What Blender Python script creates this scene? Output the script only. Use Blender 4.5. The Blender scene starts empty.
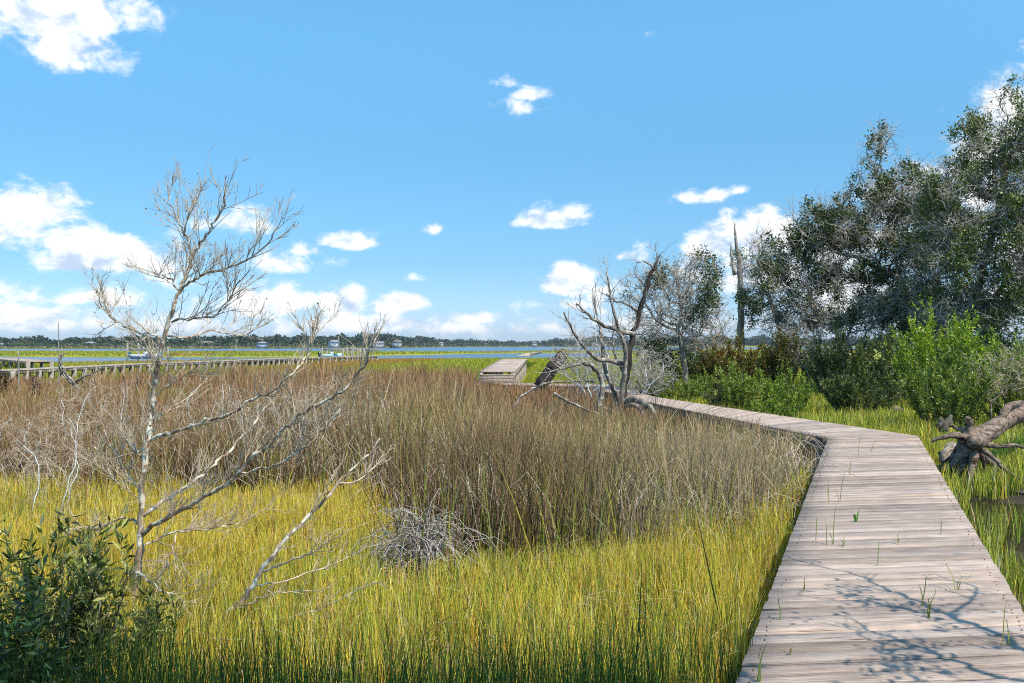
import bpy, math, random
import numpy as np
from mathutils import Vector, noise as mnoise
R = math.radians
rng = np.random.default_rng(7); random.seed(7)
sc = bpy.context.scene; C = sc.collection
SUN = np.array([.50, -.46, 1.0]); SUN = SUN/np.linalg.norm(SUN)
F = 880.0; CAMZ = 1.85; HY = 345.0; DECK = 0.45
def P(px, py, Y): return np.array([(px-512)/F*Y, Y, CAMZ-(py-HY)/F*Y])
def GX(px, Y): return (px-512)/F*Y

# ------------------------------------------------------------------ materials
def nodes(name):
    m = bpy.data.materials.new(name); m.use_nodes = True
    nt = m.node_tree; nt.nodes.clear(); return m, nt
def N(nt, t, ins=None, **kw):
    n = nt.nodes.new(t)
    for k, v in kw.items(): setattr(n, k, v)
    if ins:
        for k, v in ins.items():
            s = n.inputs[k]
            if isinstance(v, bpy.types.NodeSocket): nt.links.new(v, s)
            else: s.default_value = v
    return n
def ramp(nt, fac, stops, interp='LINEAR'):
    n = nt.nodes.new('ShaderNodeValToRGB'); nt.links.new(fac, n.inputs[0]); cr = n.color_ramp; cr.interpolation = interp
    while len(cr.elements) < len(stops): cr.elements.new(0.5)
    for e, (p, c) in zip(cr.elements, stops):
        e.position = p; e.color = (*c, 1) if len(c) == 3 else c
    return n.outputs[0]
def mixc(nt, f, a, b, mode='MIX'):
    n = nt.nodes.new('ShaderNodeMix'); n.data_type = 'RGBA'; n.blend_type = mode
    for i, v in ((0, f), (6, a), (7, b)):
        if isinstance(v, bpy.types.NodeSocket): nt.links.new(v, n.inputs[i])
        else: n.inputs[i].default_value = v if i == 0 else (*v[:3], 1)
    return n.outputs[2]
def leafmat(name, trans=0.35, gloss=0.06, rough=0.45):
    m, nt = nodes(name)
    a = N(nt, 'ShaderNodeAttribute', attribute_name='col').outputs['Color']
    d = N(nt, 'ShaderNodeBsdfDiffuse', {'Color': a})
    tcol = mixc(nt, 1.0, a, (1.15, 1.15, 0.55), 'MULTIPLY')
    t = N(nt, 'ShaderNodeBsdfTranslucent', {'Color': tcol})
    m1 = N(nt, 'ShaderNodeMixShader', {0: trans, 1: d.outputs[0], 2: t.outputs[0]})
    g = N(nt, 'ShaderNodeBsdfGlossy', {'Roughness': rough, 'Color': (1, 1, 1, 1)})
    m2 = N(nt, 'ShaderNodeMixShader', {0: gloss, 1: m1.outputs[0], 2: g.outputs[0]})
    N(nt, 'ShaderNodeOutputMaterial', {'Surface': m2.outputs[0]}); return m
def barkmat(name, c1, c2, c3=None, scale=18, lichen=0.5, bump=0.5, stretch=(1, 1, .35), crack=False):
    m, nt = nodes(name)
    tc = N(nt, 'ShaderNodeTexCoord')
    mp = N(nt, 'ShaderNodeMapping', {'Vector': tc.outputs['Object'], 'Scale': stretch})
    n1 = N(nt, 'ShaderNodeTexNoise', {'Vector': mp.outputs[0], 'Scale': scale, 'Detail': 5, 'Roughness': .65})
    col = ramp(nt, n1.outputs[0], [(.35, c1), (.65, c2)])
    if crack:
        n3 = N(nt, 'ShaderNodeTexNoise', {'Vector': mp.outputs[0], 'Scale': scale*1.6, 'Detail': 6, 'Roughness': .75, 'Distortion': .6}); ck = ramp(nt, n3.outputs[0], [(.40, (.16, .12, .10)), (.50, (1, 1, 1))]); col = mixc(nt, 1, col, ck, 'MULTIPLY'); n1 = N(nt, 'ShaderNodeMath', {0: n1.outputs[0], 1: n3.outputs[0]}, operation='ADD')
    if c3:
        n2 = N(nt, 'ShaderNodeTexNoise', {'Vector': tc.outputs['Object'], 'Scale': scale*.55, 'Detail': 3, 'Roughness': .6})
        f = ramp(nt, n2.outputs[0], [(lichen, (0, 0, 0)), (lichen+.06, (1, 1, 1))])
        col = mixc(nt, f, col, c3)
    b = N(nt, 'ShaderNodeBump', {'Strength': bump, 'Distance': .01, 'Height': n1.outputs[0]})
    p = N(nt, 'ShaderNodeBsdfPrincipled', {'Base Color': col, 'Roughness': .9, 'Normal': b.outputs[0]})
    p.inputs['Specular IOR Level'].default_value = .2
    N(nt, 'ShaderNodeOutputMaterial', {'Surface': p.outputs[0]}); return m
def plain(name, c, rough=.6, vary=.15, scale=3, metallic=0):
    m, nt = nodes(name)
    tc = N(nt, 'ShaderNodeTexCoord')
    n1 = N(nt, 'ShaderNodeTexNoise', {'Vector': tc.outputs['Object'], 'Scale': scale, 'Detail': 4})
    col = ramp(nt, n1.outputs[0], [(.3, [x*(1-vary) for x in c]), (.7, [min(1, x*(1+vary)) for x in c])])
    p = N(nt, 'ShaderNodeBsdfPrincipled', {'Base Color': col, 'Roughness': rough, 'Metallic': metallic})
    N(nt, 'ShaderNodeOutputMaterial', {'Surface': p.outputs[0]}); return m
def woodmat():
    m, nt = nodes('weathered_boards')
    uv = N(nt, 'ShaderNodeUVMap', uv_map='grain')
    a = N(nt, 'ShaderNodeAttribute', attribute_name='col').outputs['Color']
    mp = N(nt, 'ShaderNodeMapping', {'Vector': uv.outputs[0], 'Scale': (2.2, 150, 1)})
    g = N(nt, 'ShaderNodeTexNoise', {'Vector': mp.outputs[0], 'Scale': 1.0, 'Detail': 6, 'Roughness': .7, 'Distortion': .35})
    mp2 = N(nt, 'ShaderNodeMapping', {'Vector': uv.outputs[0], 'Scale': (1.6, 34, 1)})
    g2 = N(nt, 'ShaderNodeTexNoise', {'Vector': mp2.outputs[0], 'Scale': 1.0, 'Detail': 3, 'Roughness': .6, 'Distortion': .8})
    mp3 = N(nt, 'ShaderNodeMapping', {'Vector': uv.outputs[0], 'Scale': (3, 5, 1)})
    g3 = N(nt, 'ShaderNodeTexNoise', {'Vector': mp3.outputs[0], 'Scale': 1.3, 'Detail': 4, 'Roughness': .6})
    c1 = ramp(nt, g.outputs[0], [(.31, (.08, .058, .045)), (.41, (.36, .28, .235)), (.54, (.50, .405, .345)), (.72, (.68, .58, .505))])
    crack = ramp(nt, g2.outputs[0], [(.31, (.35, .29, .25)), (.37, (1, 1, 1))])
    stain = ramp(nt, g3.outputs[0], [(.35, (.78, .76, .74)), (.6, (1.04, 1.0, .96))])
    col = mixc(nt, 1, c1, crack, 'MULTIPLY'); col = mixc(nt, 1, col, stain, 'MULTIPLY'); col = mixc(nt, 1, col, a, 'MULTIPLY')
    h = N(nt, 'ShaderNodeMath', {0: g.outputs[0], 1: g2.outputs[0]}, operation='ADD')
    b = N(nt, 'ShaderNodeBump', {'Strength': .8, 'Distance': .008, 'Height': h.outputs[0]})
    p = N(nt, 'ShaderNodeBsdfPrincipled', {'Base Color': col, 'Roughness': .85, 'Normal': b.outputs[0]})
    p.inputs['Specular IOR Level'].default_value = .25
    N(nt, 'ShaderNodeOutputMaterial', {'Surface': p.outputs[0]}); return m
M_BLADE = leafmat('blade', .28, .015, .5)
M_RUSH = leafmat('rush_stem', .03, .015, .5)
M_LEAF = leafmat('broad_leaf', .32, .035, .42)
M_OAKLEAF = leafmat('oak_leaf', .18, .02, .45)
M_WOOD = woodmat()
M_BARKL = barkmat('pale_lichen_bark', (.20, .12, .075), (.50, .39, .28), (.74, .67, .52), 26, .50)
M_TWIGL = barkmat('pale_twig', (.38, .29, .20), (.70, .59, .44), None, 20)
M_TWIGG = barkmat('grey_twig', (.30, .265, .215), (.60, .55, .47), None, 8)
M_BARKD = barkmat('dark_bark', (.018, .014, .011), (.07, .055, .045), (.28, .25, .22), 9, .62)
M_BARKO = barkmat('oak_bark', (.07, .06, .048), (.20, .175, .14), (.42, .40, .34), 6, .55)
M_DRIFT = barkmat('driftwood', (.09, .065, .05), (.34, .285, .23), (.46, .42, .35), 14, .54, 1.0)
M_LOG = barkmat('cracked_driftwood', (.08, .05, .035), (.36, .27, .205), None, 13, .5, 1.0, (.22, 1, 1), True)
M_PALEW = barkmat('pale_broken_wood', (.24, .19, .14), (.52, .45, .37), None, 16, .5, 1.0, (.3, 1, 1), True)
M_POST = barkmat('weathered_post', (.20, .165, .13), (.42, .37, .31), None, 12)

# ------------------------------------------------------------------ mesh building
class MB:
    def __init__(s): s.v = []; s.f4 = []; s.f3 = []; s.c = []; s.n = 0; s.uv = []
    def add(s, v, quads=None, tris=None, col=(1, 1, 1), uv=None):
        v = np.asarray(v, float).reshape(-1, 3)
        s.v.append(v)
        c = np.asarray(col, float)
        if c.ndim == 1: c = np.tile(c, (len(v), 1))
        s.c.append(c)
        if quads is not None and len(quads): s.f4.append(np.asarray(quads).reshape(-1, 4)+s.n)
        if tris is not None and len(tris): s.f3.append(np.asarray(tris).reshape(-1, 3)+s.n)
        s.uv.append(np.zeros((len(v), 2)) if uv is None else uv)
        s.n += len(v); return s
    def build(s, name, mat, parent=None, smooth=False, uv=False, origin=None):
        v = np.concatenate(s.v) if s.v else np.zeros((0, 3))
        c = np.concatenate(s.c) if s.c else np.zeros((0, 3))
        if origin is not None: v = v-np.asarray(origin)
        f4 = np.concatenate(s.f4) if s.f4 else np.zeros((0, 4), int)
        f3 = np.concatenate(s.f3) if s.f3 else np.zeros((0, 3), int)
        me = bpy.data.meshes.new(name)
        me.vertices.add(len(v)); me.vertices.foreach_set('co', v.astype(np.float32).ravel())
        loops = np.concatenate([f4.ravel(), f3.ravel()]).astype(np.int32)
        me.loops.add(len(loops)); me.loops.foreach_set('vertex_index', loops)
        tot = np.concatenate([np.full(len(f4), 4), np.full(len(f3), 3)]).astype(np.int32)
        st = np.concatenate([[0], np.cumsum(tot)[:-1]]).astype(np.int32) if len(tot) else np.zeros(0, np.int32)
        me.polygons.add(len(tot)); me.polygons.foreach_set('loop_start', st); me.polygons.foreach_set('loop_total', tot)
        if smooth: me.polygons.foreach_set('use_smooth', np.ones(len(tot), bool))
        me.update(calc_edges=True)
        at = me.attributes.new('col', 'FLOAT_COLOR', 'POINT')
        at.data.foreach_set('color', np.concatenate([c, np.ones((len(c), 1))], 1).astype(np.float32).ravel())
        if uv:
            u = np.concatenate(s.uv); l = me.uv_layers.new(name='grain')
            l.data.foreach_set('uv', u[loops].astype(np.float32).ravel())
        me.materials.append(mat)
        o = bpy.data.objects.new(name, me); C.objects.link(o)
        if origin is not None and parent is None: o.location = origin
        if parent is not None:
            o.parent = parent
        return o
def tag(o, label=None, cat=None, group=None, kind=None):
    if label: o['label'] = label
    if cat: o['category'] = cat
    if group: o['group'] = group
    if kind: o['kind'] = kind
    return o
def thing(name, label, cat, loc=(0, 0, 0), group=None):
    o = bpy.data.objects.new(name, None); C.objects.link(o); o.location = loc; o.empty_display_size = .3
    return tag(o, label, cat, group)
def tubes(mb, Pt, Rd, sides=3, col=(1, 1, 1)):
    """batch of N polylines of K points"""
    Pt = np.asarray(Pt, float); Rd = np.asarray(Rd, float)
    if Pt.ndim == 2: Pt = Pt[None]; Rd = Rd[None]
    n, k, _ = Pt.shape
    T = np.gradient(Pt, axis=1); T /= np.linalg.norm(T, axis=2, keepdims=True)+1e-9
    up = np.array([.31, .17, .93]); mean = T.mean(1); ref = np.where((np.abs((mean*up).sum(1)) > .9*np.linalg.norm(mean, axis=1))[:, None], np.array([1., .1, 0]), up)
    A = np.cross(T, ref[:, None, :]); A /= np.linalg.norm(A, axis=2, keepdims=True)+1e-9
    B = np.cross(T, A)
    an = np.arange(sides)*2*np.pi/sides
    V = Pt[:, :, None, :]+Rd[:, :, None, None]*(np.cos(an)[None, None, :, None]*A[:, :, None, :]+np.sin(an)[None, None, :, None]*B[:, :, None, :])
    base = (np.arange(n)*k*sides)[:, None, None]; i = np.arange(k-1)[None, :, None]*sides; j = np.arange(sides)[None, None, :]; j2 = (j+1) % sides
    q = np.stack([base+i+j, base+i+j2, base+i+sides+j2, base+i+sides+j], -1).reshape(-1, 4)
    c = np.asarray(col, float)
    if c.ndim == 2: c = np.repeat(c, k*sides, 0)
    mb.add(V.reshape(-1, 3), q, None, c)
    if sides >= 4:
        e = []
        nt_ = [np.concatenate([[0+b, (s2+1)+b, s2+b]]) for b in range(0, n*k*sides, k*sides) for s2 in range(1, sides-1)]
        nt_ += [np.array([b+(k-1)*sides, b+(k-1)*sides+s2, b+(k-1)*sides+s2+1]) for b in range(0, n*k*sides, k*sides) for s2 in range(1, sides-1)]
        mb.f3.append(np.array(nt_)+mb.n-n*k*sides)
def ribbons(mb, Pt, side, W, col):
    """Pt N,K,3  side N,3  W N,K ; last width may be 0"""
    n, k, _ = Pt.shape
    V = np.stack([Pt-side[:, None, :]*W[:, :, None]/2, Pt+side[:, None, :]*W[:, :, None]/2], 2)
    base = (np.arange(n)*k*2)[:, None]; i = np.arange(k-1)[None, :]*2
    q = np.stack([base+i, base+i+1, base+i+3, base+i+2], -1).reshape(-1, 4)
    c = np.asarray(col, float)
    if c.ndim == 2: c = np.repeat(c, k*2, 0)
    elif c.ndim == 3: c = np.repeat(c.reshape(-1, 3), 2, 0)
    mb.add(V.reshape(-1, 3), q, None, c)
def box(mb, lo, hi, col=(1, 1, 1), M=None):
    x0, y0, z0 = lo; x1, y1, z1 = hi
    v = np.array([(x0, y0, z0), (x1, y0, z0), (x1, y1, z0), (x0, y1, z0), (x0, y0, z1), (x1, y0, z1), (x1, y1, z1), (x0, y1, z1)], float)
    if M is not None: v = M(v)
    mb.add(v, [(0, 3, 2, 1), (4, 5, 6, 7), (0, 1, 5, 4), (1, 2, 6, 5), (2, 3, 7, 6), (3, 0, 4, 7)], None, col)
def smoothline(pts, rad, sub=4, jit=0.0):
    pts = np.asarray(pts, float); rad = np.asarray(rad, float); n = len(pts)
    if n < 2: return pts, rad
    ext = np.vstack([2*pts[0]-pts[1], pts, 2*pts[-1]-pts[-2]]); out = []; ro = []
    for i in range(n-1):
        p0, p1, p2, p3 = ext[i:i+4]
        for t in np.arange(sub)/sub:
            out.append(.5*((2*p1)+(-p0+p2)*t+(2*p0-5*p1+4*p2-p3)*t*t+(-p0+3*p1-3*p2+p3)*t**3)); ro.append(rad[i]*(1-t)+rad[i+1]*t)
    out.append(pts[-1]); ro.append(rad[-1]); out = np.array(out)
    if jit: out[1:-1] += rng.normal(0, jit, out[1:-1].shape)
    return out, np.array(ro)
def unit(v): return v/(np.linalg.norm(v, axis=-1, keepdims=True)+1e-9)
def nz(p, s=1.0, off=0): return mnoise.noise(Vector((p[0]*s+off, p[1]*s, p[2]*s if len(p) > 2 else 0)))
# vectorised value noise 2D
_g = rng.random((256, 256))
def vn(x, y, s=1.0, o=0):
    x = np.asarray(x)*s+o*17.3+1000; y = np.asarray(y)*s+o*5.1+1000
    xi = np.floor(x).astype(int); yi = np.floor(y).astype(int); fx = x-xi; fy = y-yi
    fx = fx*fx*(3-2*fx); fy = fy*fy*(3-2*fy)
    g = lambda a, b: _g[a % 256, b % 256]
    return (g(xi, yi)*(1-fx)+g(xi+1, yi)*fx)*(1-fy)+(g(xi, yi+1)*(1-fx)+g(xi+1, yi+1)*fx)*fy
def fbm(x, y, s, o=0): return (vn(x, y, s, o)*.55+vn(x, y, s*2.1, o+3)*.3+vn(x, y, s*4.3, o+7)*.15)

# branching helper on hand-placed limbs ------------------------------------
def twigs_from(lines, n_per_m, length, r, levels=2, up=.25, k=5, gnarl=.12, minfrac=.15, ang=(.35, .9)):
    """lines: list of (pts, rad).  returns list per level of (Pt[N,K,3], Rd[N,K])"""
    out = []; cur = lines
    for lv in range(levels):
        S = []; D = []; L = []; Rr = []
        for pts, rad in cur:
            seg = np.linalg.norm(np.diff(pts, axis=0), axis=1); tot = seg.sum()
            cnt = rng.poisson(n_per_m[lv]*tot)
            if cnt == 0: continue
            cum = np.concatenate([[0], np.cumsum(seg)])
            for t in rng.uniform(minfrac, 1, cnt)*tot:
                i = min(np.searchsorted(cum, t)-1, len(seg)-1); i = max(i, 0); f = (t-cum[i])/max(seg[i], 1e-6)
                p = pts[i]*(1-f)+pts[i+1]*f; d = unit(pts[i+1]-pts[i])
                rv = rng.normal(size=3); rv -= rv.dot(d)*d; rv = unit(rv)
                a = rng.uniform(*ang)
                dd = d*math.cos(a)+rv*math.sin(a); dd[2] += up; dd = unit(dd)
                S.append(p); D.append(dd); L.append(length[lv]*rng.uniform(.35, 1.25)*(1-.45*t/tot)); Rr.append(min(r[lv], rad[i]*.8))
        if not S: break
        S = np.array(S); D = np.array(D); L = np.array(L); Rr = np.array(Rr); n = len(S)
        Pt = np.zeros((n, k, 3)); Pt[:, 0] = S; d = D.copy()
        for j in range(1, k):
            d = unit(d+rng.normal(0, gnarl, d.shape)+np.array([0, 0, up*.15]))
            Pt[:, j] = Pt[:, j-1]+d*(L/(k-1))[:, None]
        Rd = Rr[:, None]*np.linspace(1, .3, k)[None, :]
        out.append((Pt, Rd)); cur = [(Pt[i], Rd[i]) for i in range(n)]
    return out

# space colonisation --------------------------------------------------------
def colonize(attr, start, start_par, D, di, dk, iters=200, jit=.25, bias=(0, 0, 0)):
    nodes_ = [np.array(s, float) for s in start]; par = list(start_par)
    A = np.array(attr); best = np.full(len(A), 1e9); bi = np.zeros(len(A), int)
    def upd(lo):
        for i in range(lo, len(nodes_)):
            d = np.linalg.norm(A-nodes_[i], axis=1); m = d < best; best[m] = d[m]; bi[m] = i
    upd(0); seen = set()
    for it in range(iters):
        keep = best > dk
        A = A[keep]; best = best[keep]; bi = bi[keep]
        if len(A) == 0: break
        act = best < di
        if not act.any(): act = best <= best.min()*1.05
        dirs = unit(A[act]-np.array(nodes_)[bi[act]]); ids = bi[act]
        lo = len(nodes_); acc = {}
        for i_, d_ in zip(ids, dirs): acc[i_] = acc.get(i_, 0)+d_
        for i_, d_ in acc.items():
            d_ = unit(unit(d_)+rng.normal(0, jit, 3)+np.array(bias)); q = nodes_[i_]+d_*D
            key = (i_, tuple(np.round(q/(D*.3)).astype(int)))
            nodes_.append(q); par.append(i_)
        upd(lo)
        if len(nodes_) > 6000: break
    return np.array(nodes_), np.array(par)
def tree_radii(par, rtip, rmax, p=2.2):
    n = len(par); w = np.zeros(n); ch = [[] for _ in range(n)]
    for i in range(n):
        if par[i] >= 0: ch[par[i]].append(i)
    for i in range(n-1, -1, -1):
        if not ch[i]: w[i] = 1
        if par[i] >= 0: w[par[i]] += w[i]
    r = rtip*w**(1/p); r = np.minimum(r, rmax); return r, ch, w
def chains(nodes_, par, ch, w, r):
    out = []; n = len(par); stack = [(i, None) for i in range(n) if par[i] < 0]
    while stack:
        i, p = stack.pop(); pts = []; rr = []
        if p is not None: pts.append(nodes_[p]); rr.append(min(r[p], r[i]*1.15))
        while True:
            pts.append(nodes_[i]); rr.append(r[i])
            if not ch[i]: break
            c = sorted(ch[i], key=lambda a: -w[a])
            for o in c[1:]: stack.append((o, i))
            i = c[0]
        if len(pts) > 1: out.append((np.array(pts), np.array(rr)))
    return out
def ell(n, c, r):
    v = rng.normal(size=(n, 3)); v = unit(v)*(rng.random((n, 1))**(1/2.4)); return np.array(c)+v*np.array(r)
def leaves(mb, centers, n_each, spread, size, cols, aspect=1.8, flat=0.0, droop=0):
    """leaf-like 4-vert rhombs scattered round centres"""
    n = len(centers)*n_each
    if n == 0: return
    c = np.repeat(centers, n_each, 0)+rng.normal(0, 1, (n, 3))*np.asarray(spread)
    d = unit(rng.normal(size=(n, 3))+np.array([0, 0, .4-droop])); s = unit(np.cross(d, rng.normal(size=(n, 3))+np.array([0, 0, flat])))
    L = size*rng.uniform(.6, 1.3, (n, 1)); W = L/aspect; nn = np.cross(d, s)
    V = np.stack([c, c+d*L*.5+s*W*.5+nn*L*.08, c+d*L, c+d*L*.5-s*W*.5+nn*L*.08], 1)
    b = np.arange(n)[:, None]*4; q = b+np.array([[0, 1, 2, 3]])
    cols = np.asarray(cols, float); cc = cols[rng.integers(0, len(cols), n)]*rng.uniform(.75, 1.25, (n, 1))
    mb.add(V.reshape(-1, 3), q, None, np.repeat(cc, 4, 0))

def grow_tree(name, label, cat, base, blobs, limbs=None, attr=900, D=.22, di=1.2, dk=.35, rtip=.008, rmax=.25, barkm=None, twigm=None,
              tw=(6, .45, .006), leaf=None, group=None, stems=1, stem_spread=.3, gnarl=.18, jit=.25, twig_keep=1.0, trunk_k=.30, carve=None):
    base = np.array(base, float); t = thing(name, label, cat, base, group)
    tot = sum(b[2] for b in blobs)
    A = np.concatenate([ell(int(attr*b[2]/tot), b[0], b[1]) for b in blobs])
    A = A[A[:, 2] > base[2]+.1]
    if carve is not None: A = A[np.array([nz(q, .75, 21)+.6*nz(q, 1.6, 33) for q in A]) > carve]
    start = []; sp = []
    if limbs:
        idx = {}
        for li, (att, pts) in enumerate(limbs):
            pts, _ = smoothline(pts, np.ones(len(pts)), 3)
            prev = -1 if att is None else att
            if att is not None:
                dd = [np.linalg.norm(np.array(s)-pts[0]) for s in start]; prev = int(np.argmin(dd)); pts = pts[1:]
            for q in pts: start.append(q); sp.append(prev); prev = len(start)-1
    else:
        for s in range(stems):
            o = np.array([rng.normal(0, stem_spread), rng.normal(0, stem_spread), 0]) if stems > 1 else np.zeros(3)
            start.append(base+o); sp.append(-1); start.append(base+o*1.3+np.array([0, 0, .15])); sp.append(len(start)-2)
    nd, par = colonize(A, start, sp, D, di, dk, jit=jit)
    r, ch, w = tree_radii(par, rtip, rmax)
    ck = chains(nd, par, ch, w, r)
    thick = MB(); thin = MB()
    trunk = MB()
    for pts, rr in ck:
        main = rr.max() > rmax*trunk_k
        sd = 7 if main else (5 if rr.max() > .02 else 3)
        tubes(trunk if main else thick, pts, rr, sd)
    tipmask = r < rtip*3.2
    tips = nd[tipmask]; tpar = nd[np.maximum(par[tipmask], 0)]
    # terminal twigs
    n = len(tips); m = tw[0]; keep = rng.random(n*m) < twig_keep
    S = np.repeat(tips, m, 0)[keep]; Dv = unit(np.repeat(tips-tpar, m, 0)[keep]+rng.normal(0, .75, (keep.sum(), 3))+np.array([0, 0, .25]))
    L = tw[1]*rng.uniform(.3, 1.3, len(S)); K = 4; Pt = np.zeros((len(S), K, 3)); Pt[:, 0] = S; d = Dv
    for j in range(1, K):
        d = unit(d+rng.normal(0, gnarl*1.5, d.shape)); Pt[:, j] = Pt[:, j-1]+d*(L/(K-1))[:, None]
    tubes(thin, Pt, np.full((len(S), 1), tw[2])*np.linspace(1, .45, K)[None, :], 3)
    # side twiglets
    S2 = Pt[:, 1+rng.integers(0, 2)]; d2 = unit(Dv+rng.normal(0, .7, Dv.shape)); P2 = np.stack([S2, S2+d2*L[:, None]*.25, S2+unit(d2+rng.normal(0, .3, d2.shape))*L[:, None]*.5], 1)
    tubes(thin, P2, np.full((len(S), 1), tw[2]*.7)*np.array([[1, .8, .5]]), 3)
    S3 = Pt[:, 2]; d3 = unit(Dv+rng.normal(0, .7, Dv.shape)); P3 = np.stack([S3, S3+d3*L[:, None]*.25, S3+unit(d3+rng.normal(0, .3, d3.shape))*L[:, None]*.45], 1)
    tubes(thin, P3, np.full((len(S), 1), tw[2]*.6)*np.array([[1, .8, .5]]), 3)
    if trunk.n: trunk.build('trunk', barkm, t, True, origin=base)
    if thick.n: thick.build('branches', barkm if barkm else twigm, t, True, origin=base)
    thin.build('twigs', twigm, t, False, origin=base)
    if leaf:
        mb = MB()
        cand = Pt[:, -2]; f = leaf.get('scale', .9)
        msk = np.array([nz(q, f, leaf.get('off', 3)) for q in cand]) > leaf.get('thr', 0)
        if 'zmin' in leaf: pass
        cs = cand[msk]
        leaves(mb, cs, leaf['n'], leaf.get('spread', .1), leaf['size'], leaf['cols'], leaf.get('aspect', 1.8))
        if mb.n: mb.build(leaf.get('name', 'crown'), leaf.get('mat', M_OAKLEAF), t, False, origin=base)
    return t

# ------------------------------------------------------------------ terrain, water
def marsh_edge(X, Y):
    px = 512+F*X/np.maximum(Y, 1)
    return np.interp(px, [-400, 0, 100, 250, 420, 560, 760, 2000], [84, 84, 86, 100, 104, 108, 300, 600])+8*(fbm(X, Y*.3, .05, 1)-.5)
def land(X, Y):
    """height of the ground"""
    px = 512+F*X/np.maximum(Y, 1)
    e = marsh_edge(X, Y); n = fbm(X, Y, .02, 4)-.5
    z = np.where(Y < e, 0.0, -1.0); z = np.where((Y >= e) & (Y < e+4), -(Y-e)/4, z)
    a0 = np.interp(px, [-500, 60, 300, 440, 520, 700], [150, 155, 150, 185, 215, 240])+30*n
    a1 = np.interp(px, [-500, 100, 330, 440, 490, 530, 620, 700], [235, 240, 235, 225, 226, 245, 300, 380])+35*(fbm(X, Y, .012, 9)-.5)
    isl = (Y > a0) & (Y < a1); z = np.where(isl, .0, z)
    b0 = np.interp(px, [-500, 200, 400, 460, 540, 620], [480, 480, 620, 900, 1000, 900])
    z = np.where(Y > b0, .25+np.minimum((Y-b0)/60, 1)*1.5, z)
    pond = np.exp(-(((X-5.7)/1.2)**2+((Y-9.0)/1.7)**2)**2)
    z = z-.14*pond
    z = z+np.where((Y < 60), .04*(fbm(X, Y, .9, 2)-.5), 0)
    return z
t_ = np.concatenate([np.linspace(-4.6, 0, 120)[:-1], np.linspace(0, 8.1, 330)]); ys = 2*np.sinh(t_)
u_ = np.linspace(-7.6, 7.6, 420); xs = 2*np.sinh(u_)
XX, YY = np.meshgrid(xs, ys); ZZ = land(XX, YY); nr, ncl = XX.shape
mb = MB(); idx = np.arange(nr*ncl).reshape(nr, ncl)
q = np.stack([idx[:-1, :-1], idx[:-1, 1:], idx[1:, 1:], idx[1:, :-1]], -1).reshape(-1, 4)
far = np.clip((YY-28)/10, 0, 1)[..., None]
mud = np.array([.045, .034, .022]); grn = np.array([.24, .26, .03]); n1 = fbm(XX, YY, .08, 5)[..., None]
gcol = mud*(.8+.5*fbm(XX, YY, 2, 6)[..., None])*(1-far)+far*(grn*(.7+.7*n1)+np.array([.05, .01, 0])*n1)
mb.add(np.stack([XX, YY, ZZ], -1).reshape(-1, 3), q, None, gcol.reshape(-1, 3))
def groundmat():
    m, nt = nodes('marsh_soil')
    a = N(nt, 'ShaderNodeAttribute', attribute_name='col').outputs['Color']
    tc = N(nt, 'ShaderNodeTexCoord'); n1 = N(nt, 'ShaderNodeTexNoise', {'Vector': tc.outputs['Object'], 'Scale': 6, 'Detail': 6, 'Roughness': .7})
    f = ramp(nt, n1.outputs[0], [(.3, (.6, .6, .6)), (.7, (1.35, 1.35, 1.35))]); col = mixc(nt, 1, a, f, 'MULTIPLY')
    b = N(nt, 'ShaderNodeBump', {'Strength': .6, 'Distance': .03, 'Height': n1.outputs[0]})
    p = N(nt, 'ShaderNodeBsdfPrincipled', {'Base Color': col, 'Roughness': .85, 'Normal': b.outputs[0]}); p.inputs['Specular IOR Level'].default_value = .2
    N(nt, 'ShaderNodeOutputMaterial', {'Surface': p.outputs[0]}); return m
tag(mb.build('ground', groundmat(), smooth=True), kind='structure')
def watermat():
    m, nt = nodes('bay_water')
    tc = N(nt, 'ShaderNodeTexCoord'); mp = N(nt, 'ShaderNodeMapping', {'Vector': tc.outputs['Object'], 'Scale': (.35, 1, 1)})
    n1 = N(nt, 'ShaderNodeTexNoise', {'Vector': mp.outputs[0], 'Scale': .9, 'Detail': 4, 'Roughness': .6})
    b = N(nt, 'ShaderNodeBump', {'Strength': .5, 'Distance': .5, 'Height': n1.outputs[0]})
    p = N(nt, 'ShaderNodeBsdfPrincipled', {'Base Color': (.05, .085, .13, 1), 'Roughness': .22, 'Normal': b.outputs[0], 'IOR': 1.33})
    N(nt, 'ShaderNodeOutputMaterial', {'Surface': p.outputs[0]}); return m
mb = MB(); mb.add([(-3400, 60, -.22), (3400, 60, -.22), (3400, 3300, -.22), (-3400, 3300, -.22)], [(0, 1, 2, 3)])
tag(mb.build('bay_water', watermat()), kind='structure')
def pondmat():
    m, nt = nodes('dark_pool')
    tc = N(nt, 'ShaderNodeTexCoord'); n1 = N(nt, 'ShaderNodeTexNoise', {'Vector': tc.outputs['Object'], 'Scale': 9, 'Detail': 3})
    b = N(nt, 'ShaderNodeBump', {'Strength': .15, 'Distance': .01, 'Height': n1.outputs[0]})
    p = N(nt, 'ShaderNodeBsdfPrincipled', {'Base Color': (.022, .017, .012, 1), 'Roughness': .12, 'Normal': b.outputs[0], 'IOR': 1.33})
    N(nt, 'ShaderNodeOutputMaterial', {'Surface': p.outputs[0]}); return m
mb = MB(); a = np.linspace(0, 2*np.pi, 25)[:-1]
mb.add(np.vstack([[(5.7, 9.0, -.06)], np.stack([5.7+1.35*np.cos(a), 9.0+1.9*np.sin(a), np.full(24, -.06)], 1)]), None, [(0, i+1, (i+1) % 24+1) for i in range(24)])
tag(mb.build('pool_water', pondmat()), kind='structure')

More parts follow.
